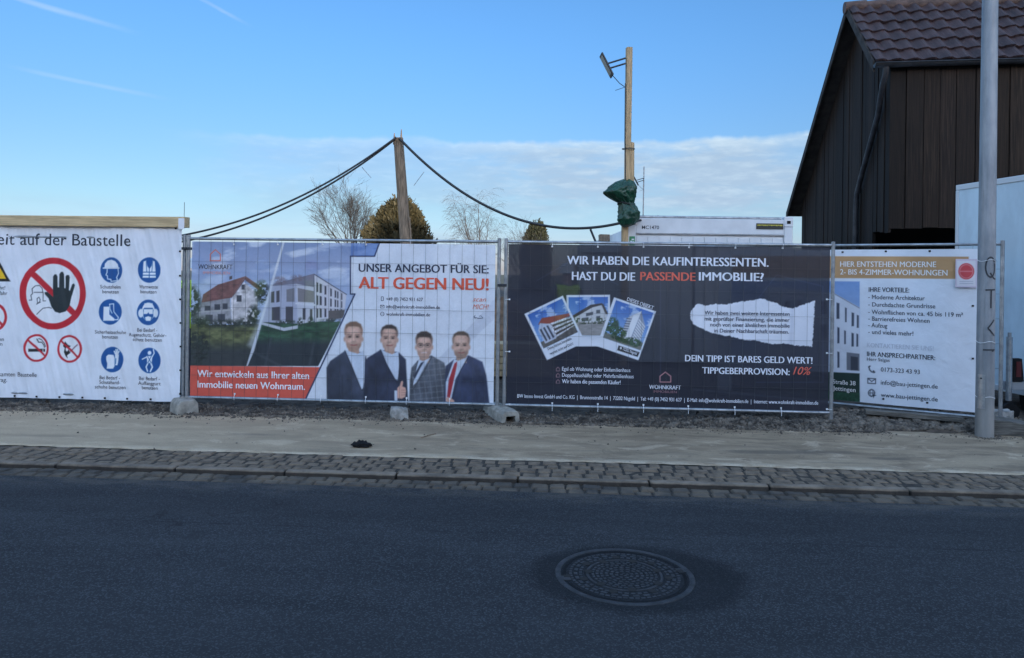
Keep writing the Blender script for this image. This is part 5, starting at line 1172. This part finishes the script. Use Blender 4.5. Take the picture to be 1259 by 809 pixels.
# ------------------------------------------------------------------ barn
def barn():
    A = R(-5); r = empty('barn', (5.578, 13.365, 0), A, 'tall dark timber barn with brown pantile roof and overhanging boards', 'barn')
    # local x along the eave (right), y back; eave corner at the origin
    LEN, EZ, RY, RZ_, BY, BZ = 11.0, 5.52, 1.63, 7.08, 6.77, 3.39; GX, FY = .30, .06
    def shade(): return random.uniform(.62, 1.3)
    def boards(name, spans, x_or_y, parent):
        """spans: list of (a0,a1,zbottom,ztop0,ztop1)"""
        V = []; Fq = []; C = []
        for a0, a1, zb, z0, z1 in spans:
            d = random.uniform(0, .022); s = shade(); j = len(V); g = .006
            q = [(a0 + g, zb), (a1 - g, zb), (a1 - g, z1), (a0 + g, z0)]
            for dep in (-d - .012, .03):
                for a, z in q: V.append((a, FY + dep, z) if x_or_y == 'x' else (GX + dep, a, z))
            Fq += [(j, j + 1, j + 2, j + 3), (j + 4, j + 7, j + 6, j + 5), (j, j + 4, j + 5, j + 1), (j + 2, j + 6, j + 7, j + 3), (j + 1, j + 5, j + 6, j + 2), (j, j + 3, j + 7, j + 4)]
            C += [(s, s * random.uniform(.94, 1.0), s * random.uniform(.88, 1.02))] * 8
        me = bpy.data.meshes.new(name); me.from_pydata(V, [], Fq); at = me.color_attributes.new('print', 'FLOAT_COLOR', 'POINT')
        at.data.foreach_set('color', np.array([(*c, 1) for c in C], np.float32).ravel()); me.update()
        return link(name, me, M['boards'], parent)
    sp = []; x = GX - .02
    while x < LEN - .3:
        w_ = random.uniform(.24, .32); sp.append((x, x + w_, 2.56 + random.uniform(-.02, .02), 5.40, 5.40)); x += w_
    boards('front_wall', sp, 'x', r)
    rz_at = lambda y: EZ + (RZ_ - EZ) * y / RY if y < RY else RZ_ + (BZ - RZ_) * (y - RY) / (BY - RY)
    sp = []; y = FY - .01
    while y < BY - .5:
        w_ = random.uniform(.15, .21); y1 = y + w_; zb = 2.50 + random.uniform(-.03, .03) if y < .75 else 0
        if y < RY < y1: y1 = RY
        sp.append((y, y1, zb, rz_at(y) - .14, rz_at(y1) - .14)); y = y1
    boards('gable_wall', sp, 'y', r)
    b = MB(); b.box((LEN - .3, FY, 0), (LEN - .2, BY - .4, 4.0)); b.box((GX + .04, BY - .5, 0), (LEN - .2, BY - .4, 3.1)); b.box((GX + .05, 2.6, 0), (LEN - .3, 2.7, 5.2)); b.box((GX + .05, FY + .04, 2.75), (LEN - .3, BY - .5, 2.85)); b.build('inner_wall', M['void'], r)
    b = MB()
    for x in (3.4, 6.6, LEN - .45): b.box((x, FY + .02, 0), (x + .2, FY + .22, 2.6))
    b.box((GX + .05, FY + .02, 2.60), (LEN - .3, FY + .2, 2.74)); b.build('timber_frame', M['void'], r)
    # pantiles: courses overlapping downwards, rolls across
    def slope(name, p0, p1, rows, colw=.28):
        """p0 (y,z) at the ridge to p1 at the eave"""
        (y0, z0), (y1, z1) = p0, p1; L_ = math.hypot(y1 - y0, z1 - z0); ty, tz = (y1 - y0) / L_, (z1 - z0) / L_
        ny, nz = (-tz, ty) if ty > 0 else (tz, -ty)
        if nz < 0: ny, nz = -ny, -nz
        per = 8; ncol = int(LEN / colw); xs = np.linspace(0, ncol * colw, ncol * per + 1); ph = (xs / colw) % 1
        prof = .055 * (np.where(ph < .62, np.sin(ph / .62 * PI) , -.35 * np.sin((ph - .62) / .38 * PI)))
        V = []; Fq = []; n = len(xs); step = L_ / rows
        for k in range(rows):
            colid = np.floor(xs / colw).astype(int); jit = np.array([random.uniform(-.006, .006) for _ in range(ncol + 2)])[colid]
            scal = -.07 * np.sin(np.clip(ph / .62, 0, 1) * PI)               # scalloped lower edge
            for (s, hgt, use) in ((k * step - .02, .0, 0), (k * step + step * .5, .020, .5), ((k + 1) * step + .02, .044, 1), ((k + 1) * step + .02, .006, 1)):
                ss = s - scal * use * 1.0; h = prof + hgt + jit
                V += [(x, y0 + ty * a + ny * c, z0 + tz * a + nz * c) for x, a, c in zip(xs, ss, h)]
            base = k * 4 * n
            for q in range(3):
                for i in range(n - 1): a = base + q * n + i; Fq.append((a, a + 1, a + n + 1, a + n))
        o = npmesh(name, V, Fq, M['tile'], r); return o
    slope('front_roof_slope', (RY, RZ_), (-.02, EZ - .01), 6); slope('back_roof_slope', (RY, RZ_), (BY + .02, BZ - .01), 17)
    # boarding under the tiles, barge boards
    b = MB(); e = .03
    for (ya, za, yb, zb) in ((0, EZ, RY, RZ_), (RY, RZ_, BY, BZ)):
        b.add([(.02, ya, za - .05), (LEN - .05, ya, za - .05), (LEN - .05, yb, zb - .05), (.02, yb, zb - .05), (.02, ya, za - .09), (LEN - .05, ya, za - .09), (LEN - .05, yb, zb - .09), (.02, yb, zb - .09)],
              [(0, 1, 2, 3), (7, 6, 5, 4), (0, 4, 5, 1), (2, 6, 7, 3), (1, 5, 6, 2), (3, 7, 4, 0)])
    b.build('roof_boarding', M['rafter'], r)
    for (ya, za, yb, zb) in ((-.02, EZ - .02, RY, RZ_), (RY, RZ_, BY + .02, BZ - .01)):
        b = MB(); b.add([(-.03, ya, za + .02), (-.03, yb, zb + .02), (-.03, yb, zb - .17), (-.03, ya, za - .17), (.0, ya, za + .02), (.0, yb, zb + .02), (.0, yb, zb - .17), (.0, ya, za - .17)],
                        [(0, 1, 2, 3), (7, 6, 5, 4), (0, 4, 5, 1), (2, 6, 7, 3), (1, 5, 6, 2), (3, 7, 4, 0)]); b.build('barge_board', M['rafter'], r)
    b = MB(); x = -.06
    while x < LEN:
        for i, (ra, dx) in enumerate(((.115, 0),)):
            pts = [(x, RY, RZ_ - .03), (x + .40, RY, RZ_ - .015)]; b.tube(pts, [.118, .130], 14)
        x += .37
    b.build('ridge_tile', M['ridge'], r)
    # gutter and downpipe
    b = MB(); n = 10
    V = []; 
    for x in (-.02, LEN):
        for k in range(n + 1): t = PI + PI * k / n; V.append((x, -.085 + .068 * math.cos(t), EZ - .075 + .068 * math.sin(t)))
    b.add(V, [(k, k + 1, n + 2 + k, n + 1 + k) for k in range(n)], 0, True); b.add(V[:n + 1], [tuple(range(n + 1))]); b.tube([(-.02, -.155, EZ - .072), (LEN, -.155, EZ - .072)], .010, 6); g = b.build('gutter', M['zinc'], r); q = g.modifiers.new('s', 'SOLIDIFY'); q.thickness = .006
    b = MB(); b.tube([(.17, -.08, EZ - .13), (.17, -.06, EZ - .26), (.16, .05, EZ - .42), (.20, .40, EZ - .9), (.20, 1.35, EZ - 1.95), (.20, 1.55, EZ - 2.2), (.20, 1.60, EZ - 2.5), (.20, 1.60, 0)], .05, 12); b.build('downpipe', M['zinc'], r)
M['rafter'] = mat('dark_rafters', (.030, .024, .020), .85, 0, .4, 5, .2, 30)
M['ridge'] = mat('ridge_tile', (.090, .055, .045), .7, 0, .4, 6, .3, 60)
M['zinc'] = mat('dark_zinc', (.045, .046, .052), .45, .5, .3, 6)
barn()

# ------------------------------------------------------------------ white box trailer
def trailer():
    r = empty('box_trailer', (5.423, 10.35, 0), R(-77.4), 'tall white box trailer parked behind the lamp post in front of the barn', 'trailer')
    # local x runs forward along the visible side, y to the right (away from view is +y)
    Ln, Z0, Z1 = 2.35, .26, 2.945
    m = mat('trailer_skin', (.58, .70, .77), .38, 0, .16, 1.1, stretch=(1.6, 1, .7))
    b = MB(); b.box((.03, .012, Z0 + .05), (Ln - .03, 2.1, Z1 - .06)); b.build('box_body', m, r)
    b = MB(); b.box((0, 0, Z1 - .075), (Ln, .05, Z1)); b.box((0, 0, Z0), (Ln, .05, Z0 + .075)); b.box((0, -.003, Z0 + .076), (.05, .05, Z1 - .076)); b.box((Ln - .05, -.003, Z0 + .076), (Ln, .05, Z1 - .076)); b.box((0, .051, Z1 - .06), (.05, 2.1, Z1)); b.build('edge_trim', mat('trim_alu', (.62, .64, .66), .4, .3), r, bevel=.006)
    for x in (.62, 1.22, 1.82): b = MB(); b.box((x - .004, .006, Z0 + .076), (x + .004, .013, Z1 - .076)); b.build('panel_seam', M['galv'], r)
    b = MB()
    for x in (.62, 1.22, 1.82):
        for z in np.arange(Z0 + .15, Z1 - .1, .16): b.lathe([(.007, 0), (.004, .004), (0, .004)], 6, (0, 0, 0)); b.v[-18:] = [(x + .03 + p[0], .012 - p[2], z + p[1]) for p in b.v[-18:]]
    b.build('rivet', M['galv'], r)
    b = MB(); b.box((.02, .052, Z1 - .05), (Ln - .02, 2.1, Z1 - .02)); b.build('roof', m, r)
    # lamp board on a stay at the side, jockey post, wheels
    def loc(X, Y, z):                                         # street coordinates into the trailer's own
        q = Matrix.Rotation(R(77.4), 3, 'Z') @ Vector((X - 5.423, Y - 10.35, z)); return q
    def part(name, build, m, par=r, bev=.006):
        b = MB(); build(b); b.v = [tuple(loc(*p)) for p in b.v]; return b.build(name, m, par, bevel=bev)
    part('lamp_board', lambda b: b.box((5.30, 9.0, .36), (5.85, 9.07, .46)), mat('bumper_grey', (.30, .31, .33), .5))
    pr = [(5.37, .465), (5.51, .465), (5.485, .735), (5.40, .735)]
    t = part('tail_light', lambda b: b.add([(x, y, z) for y in (8.97, 9.04) for x, z in pr], [(0, 1, 2, 3), (7, 6, 5, 4), (0, 4, 5, 1), (1, 5, 6, 2), (2, 6, 7, 3), (3, 7, 4, 0)]), M['black'])
    part('lens', lambda b: b.box((5.415, 8.962, .52), (5.47, 8.968, .70)), mat('red_lens', (.085, .010, .010), .3), t, 0)
    part('jockey_post', lambda b: (b.tube([(5.33, 8.96, .24), (5.33, 8.96, .99)], .032, 12), b.tube([(5.33, 8.96, .99), (5.33, 8.96, 1.04)], .02, 10)), M['galv'], r, 0)
    part('jockey_wheel', lambda b: b.tube([(5.36, 8.96, .11), (5.36, 9.02, .11)], .10, 16), M['black'], r, 0)
    for y in (9.3, 8.65): part('wheel', lambda b: b.tube([(5.86, y, .20), (6.05, y + .03, .20)], .27, 24), M['black'], r, 0)
    part('underside', lambda b: b.box((5.95, 8.5, .20), (7.5, 10.0, .255)), M['void'], r, 0)
    return r
trailer()
# ------------------------------------------------------------------ things half seen behind the fence
def plank_stack():
    r = empty('timber_stack', (-.9, 11.2, 0), R(4), 'stack of sawn brown boards behind the gap between the fence panels', 'timber stack')
    for k in range(5):
        for j in range(3): b = MB(); b.box((-1.0, j * .2, .08 + k * .10), (1.2 + random.uniform(-.1, .1), j * .2 + .19, .17 + k * .10), jit=.006); b.build('board', M['timber'], r)
plank_stack()
def mound():
    n = 50; g = np.linspace(-1, 1, n); X, Y = np.meshgrid(g, g); Rr = np.hypot(X, Y)
    Z = np.clip(1 - Rr, 0, 1) ** .8 * 1.35 * (.7 + .6 * fbm(X * 3 + 5, Y * 3 + 5, 4, 4)) + .12 * (fbm(X * 9, Y * 9, 6, 3) - .5) * (Rr < 1)
    V = np.stack([X * 4.2 - 2.2, Y * 2.2 + 17.5, Z - .04], -1).reshape(-1, 3); i = (np.arange(n - 1)[:, None] * n + np.arange(n - 1)[None]).ravel()
    tag(npmesh('earth_mound', V, np.stack([i, i + 1, i + n + 1, i + n], 1), M['mound'], smooth=True), kind='structure')
M['mound'] = mat('excavated_earth', (.16, .095, .055), .95, 0, .4, 3, .6, 20)
mound()
def worker(x, y, rz, vest, label, arm=0.0, helmet=(.7, .7, .7)):
    r = empty('person', (x, y, .02), rz, label, 'person', 'site workers behind the fence')
    J = {'hip': (0, 0, .95), 'waist': (0, 0, 1.12), 'chest': (0, 0, 1.34), 'neck': (0, 0, 1.50), 'head': (0, -.02, 1.64), 'crown': (0, -.01, 1.74)}
    Rr = {'hip': (.15, .11), 'waist': (.145, .105), 'chest': (.165, .115), 'neck': (.058, .06), 'head': (.075, .095), 'crown': (.06, .075)}
    vs = list(J.values()); rs = list(Rr.values()); ks = list(J); E_ = [(0, 1), (1, 2), (2, 3), (3, 4), (4, 5)]
    def chain(root, pts, rad):
        p = root
        for q, ra in zip(pts, rad): vs.append(q); rs.append((ra, ra)); E_.append((p, len(vs) - 1)); p = len(vs) - 1
        return p
    for s in (-1, 1):
        bend = arm if s > 0 else .15
        sh = (s * .19, 0, 1.43); el = (s * .27, -.02 - .18 * bend, 1.17 + .06 * bend); wr = (s * .25, -.10 - .32 * bend, .95 + .26 * bend); hd = (s * .245, -.12 - .38 * bend, .86 + .31 * bend)
        w_ = chain(2, [sh, el, wr], [.062, .047, .032]); hv = chain(w_, [hd], [.036])
        for f in range(4): chain(w_, [(hd[0] + s * (-.025 + f * .017), hd[1] - .02, hd[2] - .03), (hd[0] + s * (-.025 + f * .017), hd[1] - .045, hd[2] - .075 + .01 * abs(f - 1))], [.010, .008])
        chain(w_, [(hd[0] - s * .04, hd[1] - .03, hd[2] + .01), (hd[0] - s * .045, hd[1] - .06, hd[2] - .02)], [.011, .009])
        chain(0, [(s * .095, 0, .86), (s * .11, -.01, .50), (s * .115, .02, .09), (s * .125, -.13, .045)], [.095, .062, .045, .042])
    me = bpy.data.meshes.new('body'); me.from_pydata(vs, E_, []); o = link('body', me, None, r)
    o.modifiers.new('k', 'SKIN'); sv = me.skin_vertices[0].data
    for i, q in enumerate(rs): sv[i].radius = q
    sv[0].use_root = True; q = o.modifiers.new('s', 'SUBSURF'); q.levels = q.render_levels = 2
    dg = bpy.context.evaluated_depsgraph_get(); bpy.context.view_layer.update(); m2 = bpy.data.meshes.new_from_object(o.evaluated_get(dg)); o.modifiers.clear(); o.data = m2
    for m_ in (M['trousers'], M['skin'], M['sleeve'], M['black']): m2.materials.append(m_)
    P = [f.center.copy() for f in m2.polygons]
    for f, c in zip(m2.polygons, P):
        f.use_smooth = True
        f.material_index = 3 if c.z < .10 else 1 if (c.z > 1.49 and abs(c.x) < .12) else 1 if (abs(c.x) > .19 and (c - Vector((math.copysign(.25, c.x), -.10 - .32 * (arm if c.x > 0 else .15), .95 + .26 * (arm if c.x > 0 else .15)))).dot(Vector((0, -.08, -.9))) > .01 and c.z < 1.3 and c.z > .7) else 2 if c.z > .98 else 0
    bm2 = bmesh.new(); bm2.from_mesh(m2); kill = [f for f in bm2.faces if not (.84 < f.calc_center_median().z < 1.47 and abs(f.calc_center_median().x) < .185)]
    bmesh.ops.delete(bm2, geom=kill, context='FACES'); bm2.normal_update()
    for v in bm2.verts: v.co += v.normal * .016
    for f in bm2.faces: f.material_index = 1 if (1.02 < f.calc_center_median().z < 1.08) else 0
    mv = bpy.data.meshes.new('safety_vest'); bm2.to_mesh(mv); bm2.free(); v_ = link('safety_vest', mv, [vest, M['reflect']], r)
    b = MB(); b.lathe([(.150, 1.655), (.118, 1.665), (.116, 1.70), (.104, 1.76), (.07, 1.80), (.0, 1.815)], 20, (0, -.01, 0)); b.build('hard_hat', mat('hard_hat', helmet, .35), r)
    b = MB(); b.add([(-.014, -.108, 1.60), (.014, -.108, 1.60), (.008, -.100, 1.64), (-.008, -.100, 1.64), (0, -.132, 1.603)], [(0, 1, 4), (1, 2, 4), (2, 3, 4), (3, 0, 4)]); b.build('nose', M['skin'], r)
    return r
M['trousers'] = mat('work_trousers', (.045, .05, .07), .85); M['skin'] = mat('skin', (.48, .29, .21), .6); M['sleeve'] = mat('dark_jacket', (.06, .07, .10), .8)
M['reflect'] = mat('reflective_band', (.6, .6, .6), .3); yv = mat('yellow_vest', (.55, .75, .04), .7); ov = mat('orange_vest', (.8, .22, .03), .7)
worker(-5.05, 10.0, R(20), yv, 'worker in a yellow vest seen in the gap beside the safety banner', .6)
worker(-4.62, 11.3, R(-30), yv, 'worker in a yellow vest and white helmet behind the printed old house', .9)
worker(-3.95, 11.6, R(60), yv, 'worker in a yellow vest and red helmet behind the printed divider', .3, (.5, .05, .04))
worker(.16, 11.2, R(200), yv, 'worker in a yellow vest standing behind the left edge of the navy banner', .5)

# ------------------------------------------------------------------ trees
def bare_tree(name, loc, h, spread, label, seed, m, droop=0.0, levels=6, trunk=.16):
    rnd = random.Random(seed); r = empty(name, loc, 0, label, 'tree'); tb, cb = MB(), MB()
    def grow(p, d, ln_, rad, lev):
        pts = [p]; rads = [rad]; n = 4 if lev < 3 else 3
        for i in range(n):
            d = (d + Vector((rnd.gauss(0, .15), rnd.gauss(0, .15), rnd.gauss(.02, .09) - droop * max(0, lev - 2) * .07))).normalized(); p = p + d * ln_ / n; pts.append(p); rads.append(rad * (1 - .42 * (i + 1) / n))
        (tb if lev == 0 else cb).tube(pts, rads, 7 if lev < 2 else 4 if lev < 4 else 3, caps=False)
        if lev >= levels: return
        k = (6, 5, 4, 3, 3, 2, 2)[lev]
        for j in range(k):
            t = rnd.uniform(.35, 1.0) if j else 1.0; i = min(n - 1, int(t * n)); q = pts[i].lerp(pts[i + 1], t * n - i if t < 1 else 1)
            ax = Vector((rnd.gauss(0, 1), rnd.gauss(0, 1), rnd.gauss(0, .25))).normalized()
            nd = (d * rnd.uniform(.75, 1.1) + ax * spread * rnd.uniform(.4, 1.0) + Vector((0, 0, .15 if lev < 3 else -.1 * droop))).normalized()
            grow(q, nd, ln_ * rnd.uniform(.55, .80), max(.0045, rads[i] * rnd.uniform(.45, .62)), lev + 1)
    grow(Vector((0, 0, -.2)), Vector((0, 0, 1)), h * .34, trunk, 0)
    tb.build('trunk', m, r); cb.build('crown', m, r)
M['bark'] = mat('bark', (.060, .056, .052), .9, 0, .4, 6); M['birch'] = mat('birch_twigs', (.085, .078, .074), .9, 0, .4, 6)
bare_tree('bare_tree', (-11.3, 44.0, 0), 8.8, .54, 'leafless tree with fine upright twigs left of the round evergreen', 5, M['bark'], 0, 7, .15)
bare_tree('bare_birch', (-5.6, 59.0, 0), 10.0, .56, 'leafless birch with drooping twigs right of the leaning post', 11, M['birch'], .9, 6, .17)
bare_tree('bare_tree', (-2.9, 58.0, 0), 7.2, .7, 'low leafless tree half hidden behind the small dark evergreen', 21, M['bark'], 0, 5, .10)
bare_tree('bare_shrub', (.75, 42.0, 0), 4.3, .8, 'small leafless shrub just left of the container', 31, M['bark'], 0, 5, .07)
bare_tree('bare_tree', (-12.2, 52.0, 0), 4.6, .8, 'small leafless tree left of the taller bare tree', 41, M['bark'], 0, 5, .10)
def thuja(loc, h, rad, label, seed, c1, c2, n=30000):
    g = np.random.default_rng(seed); r = empty('evergreen', loc, 0, label, 'tree')
    b = MB(); b.tube([(0, 0, -.2), (0, 0, h * .5), (0, 0, h * .92)], [.16, .10, .03], 9); b.build('trunk', M['bark'], r)
    z = g.uniform(.02, 1, n) ; an = g.uniform(0, 2 * PI, n)
    prof = lambda t: np.where(t < .35, .90 + .28 * t, np.sqrt(np.clip(1 - ((t - .35) / .66) ** 2.1, 0, 1)))
    lump = .52 + .90 * fbm(np.cos(an) * 4.2 + z * 4 + 9, np.sin(an) * 4.2 + z * 5 + 9, seed, 5)
    rr = rad * prof(z) * lump * (1 - .40 * g.random(n) ** 1.8)
    C = np.stack([rr * np.cos(an), rr * np.sin(an), z * h * (.94 + .10 * (lump - .9) + .025 * g.normal(size=n))], -1)
    s = (.035 + .10 * g.random(n) ** 2)[:, None]; out = np.stack([np.cos(an) * .6, np.sin(an) * .6, np.full(n, .85)], -1) + g.normal(0, .35, (n, 3)); out /= np.linalg.norm(out, axis=1)[:, None]
    t = np.cross(out, g.normal(size=(n, 3))); t /= np.linalg.norm(t, axis=1)[:, None]
    V = np.stack([C - t * s * .5, C + t * s * .5, C + t * s * .28 + out * s * 1.9, C - t * s * .28 + out * s * 1.9], 1).reshape(-1, 3)
    k = np.clip(g.normal(.5, .25, n) + .5 * (lump - 1), 0, 1)[:, None]; colr = np.repeat(np.array(c1) * (1 - k) + np.array(c2) * k, 4, 0)
    o = npmesh('crown', V, np.arange(4 * n).reshape(-1, 4), M['leaf'], r, False, colr * 0)
    a = o.data.color_attributes['print']; q = np.ones((4 * n, 4), np.float32); q[:, :3] = colr; a.data.foreach_set('color', q.ravel())
def mat_leaf():
    m = bpy.data.materials.new('scale_leaves'); m.use_nodes = True; g = NT(m.node_tree); b = g.n['Principled BSDF']; a = g.node('ShaderNodeVertexColor'); a.layer_name = 'print'
    g.put(b.inputs['Base Color'], a.outputs[0]); b.inputs['Roughness'].default_value = .75; return m
M['leaf'] = mat_leaf()
thuja((-8.75, 40.0, 0), 5.75, 1.75, 'broad brown green evergreen with rounded top behind the leaning post', 3, (.022, .024, .010), (.085, .066, .026), 42000)
thuja((-1.75, 60.0, 0), 6.0, 1.25, 'small dark green evergreen under the sagging right cable', 8, (.016, .024, .012), (.055, .056, .026), 22000)

# ------------------------------------------------------------------ houses across the road, behind the camera: they shade the street
def terrace():
    wall = [mat('render_' + n, c, .9, 0, .12, 2) for n, c in (('cream', (.62, .56, .44)), ('white', (.68, .67, .63)), ('grey', (.48, .47, .45)), ('ochre', (.55, .43, .28)))]
    roof = mat('clay_roof', (.16, .075, .05), .8, 0, .4, 3, .4, 20); glass = mat('window_glass', (.03, .035, .04), .1); x = -64; k = 0
    names = ['cream', 'white', 'grey', 'ochre']
    while x < 74:
        w_ = 13.5; E_, Rg = HOUSE_EAVE + (.5, -.3, .2, .4)[k % 4], HOUSE_RIDGE + (.4, -.2, .3, .1)[k % 4]
        if 16 < x < 60: E_ += 2.6; Rg += 3.2  # unseen houses raised here so their shade covers the barn
        r = empty('house', (x, HOUSE_Y, 0), 0, '%s rendered unseen house with clay roof across the road, %s from the western end' % (names[k % 4], ('first', 'second', 'third', 'fourth', 'fifth', 'sixth', 'seventh', 'eighth', 'ninth', 'tenth', 'eleventh')[k % 11]), 'house', 'unseen houses across the road')
        b = MB(); b.box((0, -9, 0), (w_, 0, E_)); b.add([(0, 0, E_), (0, -9, E_), (0, -4.5, Rg - .1), (w_, 0, E_), (w_, -9, E_), (w_, -4.5, Rg - .1)], [(0, 2, 1), (3, 4, 5)]); b.build('wall', wall[k % 4], r)
        b = MB(); b.add([(-.05, .5, E_ - .3), (w_ + .05, .5, E_ - .3), (w_ + .05, -4.5, Rg), (-.05, -4.5, Rg), (-.05, -9.5, E_ - .3), (w_ + .05, -9.5, E_ - .3)], [(0, 1, 2, 3), (3, 2, 5, 4)]); b.build('roof', roof, r)
        for z in (1.0, 3.8):
            for i in range(4): b = MB(); xx = 1.4 + i * 3.1; b.box((xx, .004, z), (xx + 1.2, .05, z + 1.4)); b.build('window', glass, r)
        x += w_; k += 1
HOUSE_Y, HOUSE_EAVE, HOUSE_RIDGE = -22, 6.2, 10.2
terrace()
